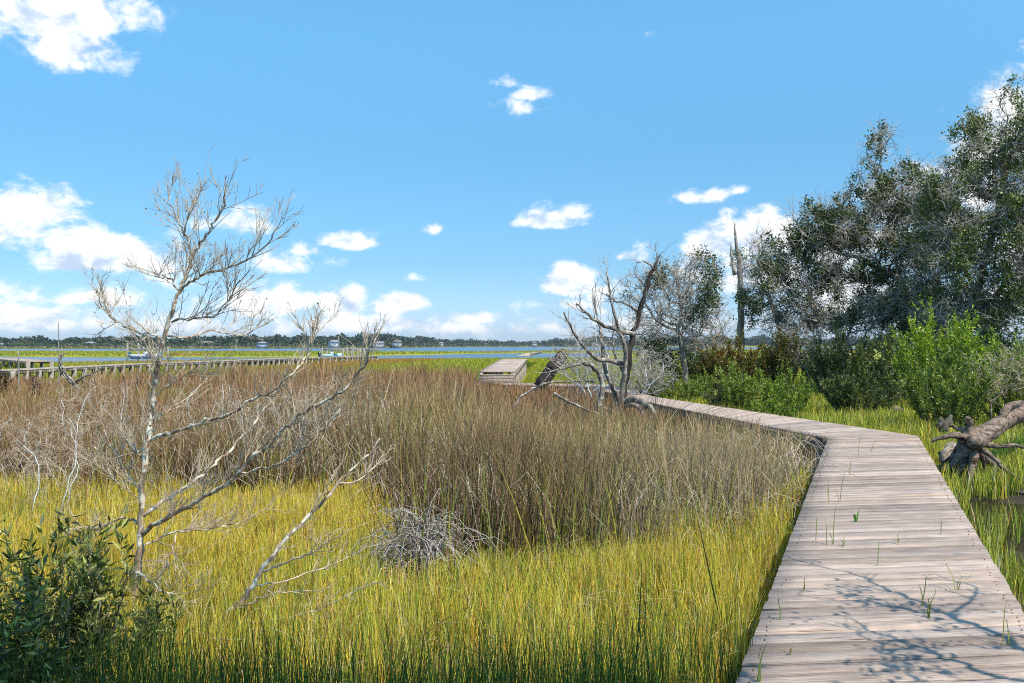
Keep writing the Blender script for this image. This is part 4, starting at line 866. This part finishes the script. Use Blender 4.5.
for a in ([(944, 431, 0), (943, 424, 0), (940, 418, 0)], [(944, 428, 0), (949, 421, 0), (951, 415, 0)], [(938, 427, 0), (944, 425, 0), (951, 424, 0)]): q, rr = smoothline(Lp(a, 15.5), [.12, .10, .05], 3); lump(mb, q, rr*.6, 9, .8, 5)
tag(mb.build('stump', M_BARKO, smooth=True, origin=o), 'small dark stump in the grass between the green bush and the fallen trunk', 'stump')
o = P(895, 411, 21); o[2] = 0; mb = MB(); q, rr = smoothline(Lp([(889, 413, 0), (896, 410, 0), (903, 411, 0)], 21), [.05, .11, .06], 3); lump(mb, q, rr, 8, .3); tag(mb.build('wood_chunk', M_LOG, origin=o), 'tiny pale piece of wood at the back of the yellow grass bank', 'wood')
o = P(1015, 488, 10.9); o[2] = 0; mb = MB(); q, rr = smoothline(Lp([(975, 494, .3), (1000, 492, .2), (1030, 494, 0), (1060, 498, -.2)], 10.9), [.025, .03, .03, .02], 4, .012); lump(mb, q, rr, 8, .4); tag(mb.build('sunken_log', M_BARKO, smooth=True, origin=o), 'dark thin log lying in the mud below the splayed roots', 'log')

# shade trees beside and behind the photographer ------------------------------
def caster(px, py, h, zr=DECK):
    Y = (CAMZ-zr)*F/(py-HY); p = P(px, py, Y); return p+SUN/SUN[2]*h
lb = [([(1075, 668, 2.2), (1024, 648, 2.2), (985, 628, 2.2), (940, 612, 2.3), (900, 594, 2.3), (862, 578, 2.3), (826, 568, 2.3)], .028, .006),
      ([(985, 628, 2.2), (955, 618, 2.1), (965, 600, 2.1), (975, 588, 2.1), (948, 580, 2.1)], .014, .005),
      ([(940, 612, 2.3), (905, 610, 2.2), (880, 603, 2.2), (850, 601, 2.2), (815, 597, 2.2)], .012, .004),
      ([(1100, 705, 2.2), (1030, 684, 2.2), (960, 664, 2.1), (915, 646, 2.1), (880, 634, 2.1), (850, 618, 2.1)], .024, .005),
      ([(915, 646, 2.1), (890, 655, 2.1), (870, 640, 2.1), (840, 622, 2.1)], .012, .004),
      ([(1160, 690, 2.1), (1075, 668, 2.2)], .035, .028)]
L_ = []
for pp, r0, r1 in lb:
    q = np.array([caster(*a_) for a_ in pp]); L_.append(smoothline(q, np.linspace(r0, r1, len(q)), 4, .015))
b0 = caster(1160, 690, 2.1); o = np.array([b0[0]+1.6, b0[1]-1.0, 0]); t = thing('live_oak', 'live oak just outside the right edge, throwing branch shadows onto the boardwalk', 'tree', o)
mb = MB(); p, r = smoothline([o, o+[-.1, .1, 1.3], o*.35+b0*.65+[0, 0, .2], b0], [.16, .13, .08, .035], 4, .01); tubes(mb, p, r, 8); mb.build('trunk', M_BARKO, t, True, origin=o)
mb = MB()
for q, r in L_: tubes(mb, q, r, 6)
mb.build('branches', M_BARKO, t, True, origin=o)
mb = MB(); lv_ = twigs_from(L_, (9, 9), (.34, .16), (.006, .004), 2, .1, 4, .2, .1)
for Pt, Rd in lv_: tubes(mb, Pt, Rd, 3)
mb.build('twigs', M_TWIGG, t, False, origin=o)
mb = MB(); cs = lv_[1][0][:, -1]; cs = cs[np.array([nz(q, 2.2, 5) for q in cs]) > .05]; leaves(mb, cs, 5, .03, .05, OAKC)
cs = np.array([caster(rng.normal(905, 22), rng.normal(662, 12), 2.1+rng.normal(0, .1)) for _ in range(46)]); leaves(mb, cs, 6, .03, .05, OAKC); mb.build('crown', M_OAKLEAF, t, False, origin=o)
def shade(label, base, blobs, attr, limbs=None, leaf=None, tw=(3, .4, .006), D=.2):
    return grow_tree('live_oak', label, 'tree', base, blobs, limbs, attr, D, 1.3, .33, .012, .14, M_BARKO, M_TWIGG, tw, leaf)
def cb(x, y, h, r, w): q = np.array([x, y, .4])+SUN/SUN[2]*h; return (tuple(q), r, w)
shade('live oak behind the photographer that shades the nearest grass', (5.2, -2.2, 0), [cb(1.0, 3.2, 3.6, (.55, .5, .4), 1.4), cb(.1, 3.35, 3.8, (.9, .5, .5), 1.2), cb(-1.2, 3.45, 4.0, (.9, .6, .5), 1.2), cb(-2.1, 3.4, 4.4, (.8, .8, .5), 1.2)], 560, None, oakleaf(thr=-.3, n=26, size=.10))

# ------------------------------------------------------------------ long dock and boats
def dock(label, pts, z, w, sp, thick=.12):
    o = np.array([*pts[0][:2], 0]); t = thing('long_dock', label, 'dock', o)
    for (a, b) in zip(pts[:-1], pts[1:]):
        a = np.array(a); b = np.array(b); d = unit(b-a); s = np.array([d[1], -d[0], 0])*w/2; mb = MB(); n = max(1, int(np.linalg.norm(b-a)/.3))
        deck(mb, a-s+[0, 0, z], a+s+[0, 0, z], b-s+[0, 0, z], b+s+[0, 0, z], pitch=.3, tone=1.0, gap=.012); mb.build('deck_boards', M_WOOD, t, uv=True, origin=o)
        for k in (-.92, .92): beam('stringer', a+s*k+[0, 0, z-.042], b+s*k+[0, 0, z-.042], .08, .15, t, o, M_BARKO)  # dark stringer colour stands in for the shaded gap under the dock
        m = max(1, int(np.linalg.norm(b-a)/sp))
        for i in range(m+1):
            for k in (-.85, .85): q = a+(b-a)*i/max(m, 1)+s*k; post(q, .2, -.7, z-.05, t, o)
    return t
def G(px, Y): return np.array([GX(px, Y), Y, 0])
dock('long low grey dock on posts crossing the green marsh from the left edge', [G(-75, 35), G(0, 38.7), G(130, 51), G(300, 77), G(372, 90)], .75, 1.3, 1.0)
dock('second grey dock at the far left edge, behind the long dock', [G(-60, 84), G(0, 72), G(40, 57)], .8, 1.6, 3.2)
M_WHITE = plain('white_paint', (.52, .54, .55), .4, .05); M_TEAL = plain('teal_canvas', (.03, .30, .27), .6); M_PALEG = plain('pale_green_hull', (.45, .65, .60), .4, .08); M_DGLASS = plain('dark_glass', (.03, .04, .05), .15); M_GREYROOF = plain('grey_roof', (.28, .29, .31), .8); M_BROOF = plain('brown_roof', (.22, .17, .14), .8)
def hull(mb, L, W, H, z):
    V = []; K = 9
    for i in range(K):
        t = i/(K-1); x = -L/2+L*t; w = W/2*(1-max(0, (t-.5)/.5)**2.2)*.98+.02; zz = z+.25*max(0, (t-.4)/.6)**2
        V += [(x, -w, zz+H), (x, -w*.85, z+H*.35), (x, 0, z+.35*max(0, t-.7)), (x, w*.85, z+H*.35), (x, w, zz+H), (x, 0, zz+H*.82)]
    f = [(i*6+j, (i+1)*6+j, (i+1)*6+(j+1) % 6, i*6+(j+1) % 6) for i in range(K-1) for j in range(6)]; mb.add(V, f, [(0, 1, 5), (1, 2, 5), (2, 3, 5), (3, 4, 5)])
def boat(label, px, Y, L, mat, top=True, teal=False, z=.15, ang=0, group=None):
    o = np.array([GX(px, Y), Y, z]); t = thing('motor_boat', label, 'boat', o); 
    mb = MB(); hull(mb, L, 2.2, .95, 0); mb.build('hull', mat, t)
    mb = MB(); box(mb, (-.3, -.45, .75), (.5, .45, 1.45)); mb.build('console', M_WHITE, t); mb = MB(); box(mb, (.1, -.42, 1.45), (.16, .42, 1.8)); mb.build('windscreen', M_DGLASS, t)
    if top:
        mb = MB(); box(mb, (-1.5, -.95, 2.25), (1.2, .95, 2.37)); mb.build('canopy', M_WHITE, t)
        for x in (-1.3, 1.0):
            for y in (-.8, .8): mb = MB(); tubes(mb, [(x*.8, y, .8), (x, y, 2.25)], [.035, .035], 6); mb.build('canopy_post', M_WHITE, t)
    mb = MB(); box(mb, (-L/2-.4, -.25, .3), (-L/2+.05, .25, 1.45)); mb.build('outboard_motor', M_TEAL if teal else M_DGLASS, t); t.rotation_euler.z = ang; t.scale = (.62, .62, .62); return t
boat('low white motor boat with a teal stern, seen behind the bare tree', 145, 112, 5.6, M_WHITE, False, True, .1, R(12))
boat('pale green open motor boat on the lift at the end of the long dock', 331, 118, 4.6, M_PALEG, False, False, .05, R(5))
def pilings(label, xs, Y, ytop, px0=None):
    o = np.array([GX(xs[0], Y), Y, 0]); t = thing('boat_lift', label, 'boat lift', o)
    for i, x in enumerate(xs):
        for dy in (0, 3.2): mb = MB(); b = np.array([GX(x, Y), Y+dy, -1]); tp = P(x, ytop[i], Y); tubes(mb, [b, [b[0], b[1], tp[2]]], [.13, .12], 8); mb.build('piling', M_POST, t, True, origin=o)
    for dy in (0, 3.2): mb = MB(); z = P(0, 349.5, Y)[2]; box(mb, (GX(xs[0], Y), Y+dy+.14, z-.12), (GX(xs[-1], Y), Y+dy+.3, z+.12)); mb.build('beam', M_POST, t, origin=o)
    return t
pilings('grey timber boat lift of short pilings around the pale green boat', [322, 343], 117, [348, 348.5])
pilings('weathered dock pilings right of the pale green boat', [347, 353, 360], 120, [347, 349, 348])
pilings('timber boat lift pilings beside the low white boat', [127.5, 158], 111, [343, 347])
pole('tall_piling', 'tall slim piling standing at the boat lift of the pale green boat', 338.5, 124, 336, .11)

# ------------------------------------------------------------------ far shore
mb = MB()
def fartree(n, pxa, pxb, Yf, top, cols, d0=32, d1=95):
    px = rng.uniform(pxa, pxb, n); Y = np.interp(px, Yf[0], Yf[1])+rng.uniform(d0, d1, n); X = (px-512)/F*Y
    ht = np.interp(px, top[0], top[1]); zt = CAMZ+(HY-ht)/F*Y; H = zt*rng.uniform(.6, 1.05, n)+0.
    H = H*(.72+.5*vn(px, px*0, .10, 3)); nl = 34
    c = np.repeat(np.stack([X, Y, H*.52], 1), nl, 0); hh = np.repeat(H, nl); v = unit(rng.normal(size=(n*nl, 3)))*rng.random((n*nl, 1))**.4
    c = c+v*np.stack([hh*.36, hh*.36, hh*.48], 1); m = c[:, 2] > .3; c = c[m]; hh = hh[m]
    d = unit(rng.normal(size=c.shape)); s = unit(np.cross(d, rng.normal(size=c.shape))); L = (.16*hh+.5)[:, None]
    V = np.stack([c-d*L*.5, c+s*L*.4, c+d*L*.5, c-s*L*.4], 1); k = len(c); cc = np.repeat(pick(n, cols, None, .25), nl, 0)[m]*rng.uniform(.75, 1.25, (k, 1))
    mb.add(V.reshape(-1, 3), np.arange(k)[:, None]*4+np.array([[0, 1, 2, 3]]), None, np.repeat(cc, 4, 0))
FC = [(.035, .06, .03), (.05, .08, .035), (.055, .075, .04), (.09, .10, .055), (.03, .05, .03)]
YF = ([-500, 200, 400, 460, 540, 620], [480, 480, 620, 900, 1000, 900])
TOP = ([-400, 0, 60, 130, 200, 260, 330, 400, 440, 470, 520, 560, 620, 900], [337, 338, 337, 336.5, 336, 336, 334.5, 335, 337, 339, 339.5, 337.5, 336, 336])
fartree(1500, -260, 620, YF, ([-400, 900], [342.6, 343.0]), [(.10, .12, .05), (.15, .16, .07), (.06, .09, .04)], 2, 14); fartree(2600, -260, 460, YF, TOP, FC); fartree(1400, 440, 1000, YF, TOP, FC)
tag(mb.build('far_woods', M_OAKLEAF), 'long dark green line of woods along the far shore', 'woods', kind='stuff')
mb = MB(); 
x = rng.uniform(-260, 620, 12000); Y = np.interp(x, YF[0], YF[1])+rng.uniform(-2, 10, 12000); n = len(x)
blades(mb, (x-512)/F*Y, Y, rng.uniform(.6, 1.5, n), np.full(n, .9), pick(n, [(.26, .24, .10), (.18, .2, .07), (.34, .30, .17)]), .2, .2, 3, .0)
tag(mb.build('shore_reeds', M_BLADE), 'thin tan-green fringe of reeds along the far shoreline', 'reeds', kind='stuff')
M_CREAM = plain('cream_siding', (.50, .45, .36), .7); M_OFFW = plain('white_siding', (.62, .62, .60), .7); M_GREYS = plain('grey_siding', (.42, .44, .46), .7)
def house(label, px, w_px, y0, y1, Y, roofm, floors=2, wallm=None, gab=.35):
    o = np.array([GX(px, Y), Y, 0]); w = w_px/F*Y; Y = Y+24; o = np.array([GX(px, Y), Y, 0]); zb = 1.2; y0 = y0+1.6; w *= .85; zt = CAMZ-(y0-HY)/F*Y; dpt = 9; h = (zt-zb); wh = zb+h*(1-gab)
    t = thing('far_house', label, 'house', o); mb = MB(); box(mb, (-w/2, -dpt/2, 0), (w/2, dpt/2, wh)); mb.build('wall', wallm or M_OFFW, t)
    mb = MB(); e = .5; V = [(-w/2-e, -dpt/2-e, wh+.003), (w/2+e, -dpt/2-e, wh+.003), (w/2+e, dpt/2+e, wh+.003), (-w/2-e, dpt/2+e, wh+.003), (-w/2+w*gab*.6, 0, zt), (w/2-w*.04, 0, zt)]
    mb.add(V, [(0, 1, 5, 4), (2, 3, 4, 5), (0, 3, 2, 1)], [(1, 2, 5), (3, 0, 4)]); mb.build('roof', roofm, t)
    if w_px >= 9:
        for i in range(2):
            x = -w/2+w*(i+.5)/2; mb = MB(); box(mb, (x-.8, -dpt/2-.05, zb+.7), (x+.8, -dpt/2, zb+1.5)); mb.build('window', M_GREYS, t)
    return t
house('long low white building at the left end of the far shore', 2, 22, 344.5, 351, 462, M_WHITE, 1)
house('small pale green-grey house among the far trees, above the antler driftwood', 90, 7, 340, 345, 478, M_GREYROOF, 1, M_CREAM)
house('white house among the far trees, left of the bare tree', 137, 8, 340.5, 347, 478, M_GREYROOF, 1)
house('cream house on the far shore behind the right side of the bare tree', 206, 14, 339.5, 347, 476, M_BROOF, 1, M_CREAM)
house('small grey house on the far shore between the cream house and the white house', 262, 8, 340, 347, 478, M_GREYROOF, 2, M_GREYS)
house('white two-storey house on the far shore above the pale green boat', 334, 10, 338.5, 347, 530, M_GREYROOF, 2)
house('wide white house on the far shore, right of the tall slim piling', 378, 13, 340, 348, 575, M_GREYROOF, 2)
house('cream brown-roofed house on the far shore, beside the wide white house', 397, 10, 338.5, 347, 590, M_BROOF, 2, M_CREAM)
house('small white house on the far shore, above the brown rushes in mid view', 441, 5, 340.5, 347, 800, M_GREYROOF, 1)
house('tiny white house on the far shore, left of the raised pier', 485, 6, 342, 347, 930, M_GREYROOF, 1)
house('tiny cream house on the far shore, above the raised pier', 534, 6, 340, 347, 970, M_BROOF, 1, M_CREAM)

mb = MB(); box(mb, (-3600, -3600, -3), (3600, 3600, 45))
hm, nt = nodes('haze'); pv = N(nt, 'ShaderNodeVolumePrincipled', {'Color': (.80, .88, 1, 1), 'Density': .00016, 'Anisotropy': .2}); N(nt, 'ShaderNodeOutputMaterial', {'Volume': pv.outputs[0]})
tag(mb.build('haze', hm), kind='stuff')
# ------------------------------------------------------------------ world, sun, camera
el = math.asin(SUN[2]); az = math.atan2(SUN[0], SUN[1])
w = bpy.data.worlds.new('World'); sc.world = w; w.use_nodes = True; nt = w.node_tree; nt.nodes.clear()
sky = N(nt, 'ShaderNodeTexSky', sky_type='NISHITA'); sky.sun_disc = False; sky.sun_elevation = el; sky.sun_rotation = az; sky.air_density = 1.0; sky.dust_density = .3; sky.ozone_density = 1.5
tc = N(nt, 'ShaderNodeTexCoord'); sx = N(nt, 'ShaderNodeSeparateXYZ', {0: tc.outputs['Generated']})
def mth(op, a, b=None, c=None, clamp=False):
    n = nt.nodes.new('ShaderNodeMath'); n.operation = op; n.use_clamp = clamp
    for i, v in enumerate((a, b, c)):
        if v is None: continue
        if isinstance(v, bpy.types.NodeSocket): nt.links.new(v, n.inputs[i])
        else: n.inputs[i].default_value = v
    return n.outputs[0]
azn = mth('ARCTAN2', sx.outputs[0], sx.outputs[1]); eln = mth('ARCSINE', sx.outputs[2])
def density(dx, dz):
    A = mth('ADD', azn, dx); E = mth('ADD', eln, dz); cmb = N(nt, 'ShaderNodeCombineXYZ', {0: A, 1: mth('MULTIPLY', E, 1.45), 2: 0})
    n1 = N(nt, 'ShaderNodeTexNoise', {'Vector': cmb.outputs[0], 'Scale': 24, 'Detail': 10, 'Roughness': .6, 'Distortion': .2})
    return n1.outputs[0], A, E
n1, A, E = density(0, 0)
n2, _, _ = density(.012, .018)
CL = [(66, 240, 52, 18, 1.1), (128, 262, 40, 18, 1.2), (60, 300, 60, 10, .5), (40, 18, 74, 46, 1), (100, 8, 48, 20, .5), (75, 52, 44, 24, .9), (35, 212, 46, 25, 1.35), (12, 225, 50, 20, 1.35), (112, 258, 62, 24, 1.35), (70, 262, 36, 16, 1.35), (160, 268, 34, 20, .6), (30, 322, 46, 16, 1.35), (62, 312, 20, 9, .6), (110, 298, 42, 11, .45), (235, 222, 27, 15, .75), (285, 264, 34, 12, .8), (302, 252, 14, 8, .7),
      (350, 242, 30, 9, 1.35), (372, 238, 10, 7, .6), (272, 302, 44, 19, 1.35), (250, 310, 40, 14, .7), (342, 306, 26, 19, 1.35), (395, 306, 25, 13, 1.35), (370, 325, 70, 10, 1.35), (478, 319, 25, 7, .8), (455, 328, 40, 6, .5), (433, 230, 10, 5, .6), (415, 278, 9, 4, .5),
      (548, 222, 30, 9, 1.35), (572, 215, 15, 9, .8), (532, 214, 18, 6, .5), (572, 284, 30, 17, 1.35), (602, 294, 18, 11, .7), (556, 305, 32, 6, .6), (628, 256, 13, 6, .7), (636, 252, 10, 4, .3), (533, 95, 16, 7, .62), (505, 84, 12, 5, .5), (524, 110, 11, 7, .3), (652, 35, 6, 4, .35),
      (714, 195, 17, 6, .5), (742, 191, 11, 6, .55), (692, 198, 9, 4, .3), (712, 247, 26, 22, 1.35), (733, 232, 14, 14, .7), (765, 240, 42, 28, 1.45), (720, 275, 40, 18, .4), (800, 270, 50, 36, .75), (850, 300, 90, 34, .7), (640, 325, 70, 9, .3), (925, 250, 70, 60, .65), (1005, 130, 38, 42, 1.35), (1040, 105, 40, 40, 1), (985, 185, 55, 40, .7), (1050, 260, 80, 70, .6), (10, 308, 24, 8, .5), (560, 330, 60, 5, .2), (180, 325, 110, 9, .4)]
field = None
for (px, py, rx, ry, s) in CL:
    tx = (px-512)/F; tz = (HY-py)/F; a = math.atan(tx); e = math.atan(tz*math.cos(a)); ra = rx*1.15/F*math.cos(a)**2; re = ry*1.2/F*math.cos(a)
    u = mth('MULTIPLY_ADD', A, 1/ra, -a/ra); v0 = mth('SUBTRACT', E, e); v = mth('MAXIMUM', mth('MULTIPLY', v0, 1/re), mth('MULTIPLY', v0, -1.5/re))
    r2 = mth('MULTIPLY_ADD', u, u, mth('MULTIPLY', v, v)); g = mth('MULTIPLY_ADD', mth('SQRT', r2), -s, s); g = mth('MAXIMUM', g, -1.2)
    field = g if field is None else mth('MAXIMUM', field, g)
dn = mth('ADD', mth('ADD', field, .22), mth('MULTIPLY', mth('SUBTRACT', n1, .5), 2.9))
den = N(nt, 'ShaderNodeMapRange', {0: dn, 1: -.05, 2: .9}, interpolation_type='SMOOTHERSTEP').outputs[0]
den = mth('MULTIPLY', den, .96)
relief = mth('MULTIPLY', mth('SUBTRACT', n1, n2), 2.8)
thickv = N(nt, 'ShaderNodeMapRange', {0: dn, 1: .4, 2: 1.6}).outputs[0]
sh = mth('SUBTRACT', 1.0, mth('MULTIPLY', thickv, .22)); sh = mth('ADD', sh, relief, clamp=False); sh = mth('MINIMUM', mth('MAXIMUM', sh, .0), 1.0)
ccol = ramp(nt, sh, [(.4, (.50, .62, .80)), (.78, (.80, .87, .96)), (.97, (1, 1, 1))])
SKYG = 1.0
ef = mth('MULTIPLY', eln, 2.0, clamp=True)
tc_ = ramp(nt, ef, [(0, (.60*.5, .83*.5, 1.40*.5)), (.034, (.60*.5, .80*.5, 1.35*.5)), (.18, (.47*.5, .76*.5, 1.08*.5)), (.436, (.55*.5, 1.0*.5, 1.24*.5)), (.668, (.74*.5, 1.36*.5, 1.60*.5)), (1, (.9*.5, 1.6*.5, 1.8*.5))])
tint = N(nt, 'ShaderNodeVectorMath', {0: N(nt, 'ShaderNodeVectorMath', {0: sky.outputs[0], 1: tc_}, operation='MULTIPLY').outputs[0], 1: (2.34, 2.33, 2.17)}, operation='MULTIPLY').outputs[0]
cscale = N(nt, 'ShaderNodeVectorMath', {0: ccol, 1: (9.6, 9.5, 9.4)}, operation='MULTIPLY').outputs[0]
mx = mixc(nt, den, tint, cscale)
bg = N(nt, 'ShaderNodeBackground', {'Color': mx, 'Strength': .12}); N(nt, 'ShaderNodeOutputWorld', {'Surface': bg.outputs[0]})
w.cycles.sampling_method = 'MANUAL'; w.cycles.sample_map_resolution = 512
sl = bpy.data.lights.new('sun', 'SUN'); sl.energy = 5.0; sl.angle = R(.5); sl.color = (1, .91, .78); so = bpy.data.objects.new('sun', sl); C.objects.link(so)
so.rotation_euler = Vector(SUN).to_track_quat('Z', 'Y').to_euler(); so.location = (10, -10, 30)
cam = bpy.data.cameras.new('camera'); co = bpy.data.objects.new('camera', cam); C.objects.link(co); sc.camera = co
co.location = (0, 0, CAMZ); co.rotation_euler = (R(90), 0, 0); cam.sensor_width = 36; cam.lens = 36*F/1024; cam.shift_y = (HY-341.5)/1024*1.0; cam.clip_end = 6000; cam.clip_start = .05
sc.render.engine = 'CYCLES'; sc.view_settings.view_transform = 'Standard'; sc.view_settings.look = 'None'; sc.view_settings.exposure = .1; sc.view_settings.gamma = 1
sc.cycles.use_denoising = False; sc.cycles.filter_width = 1.05; sc.cycles.sample_clamp_indirect = 6; sc.cycles.max_bounces = 6; sc.cycles.diffuse_bounces = 3; sc.cycles.transparent_max_bounces = 8
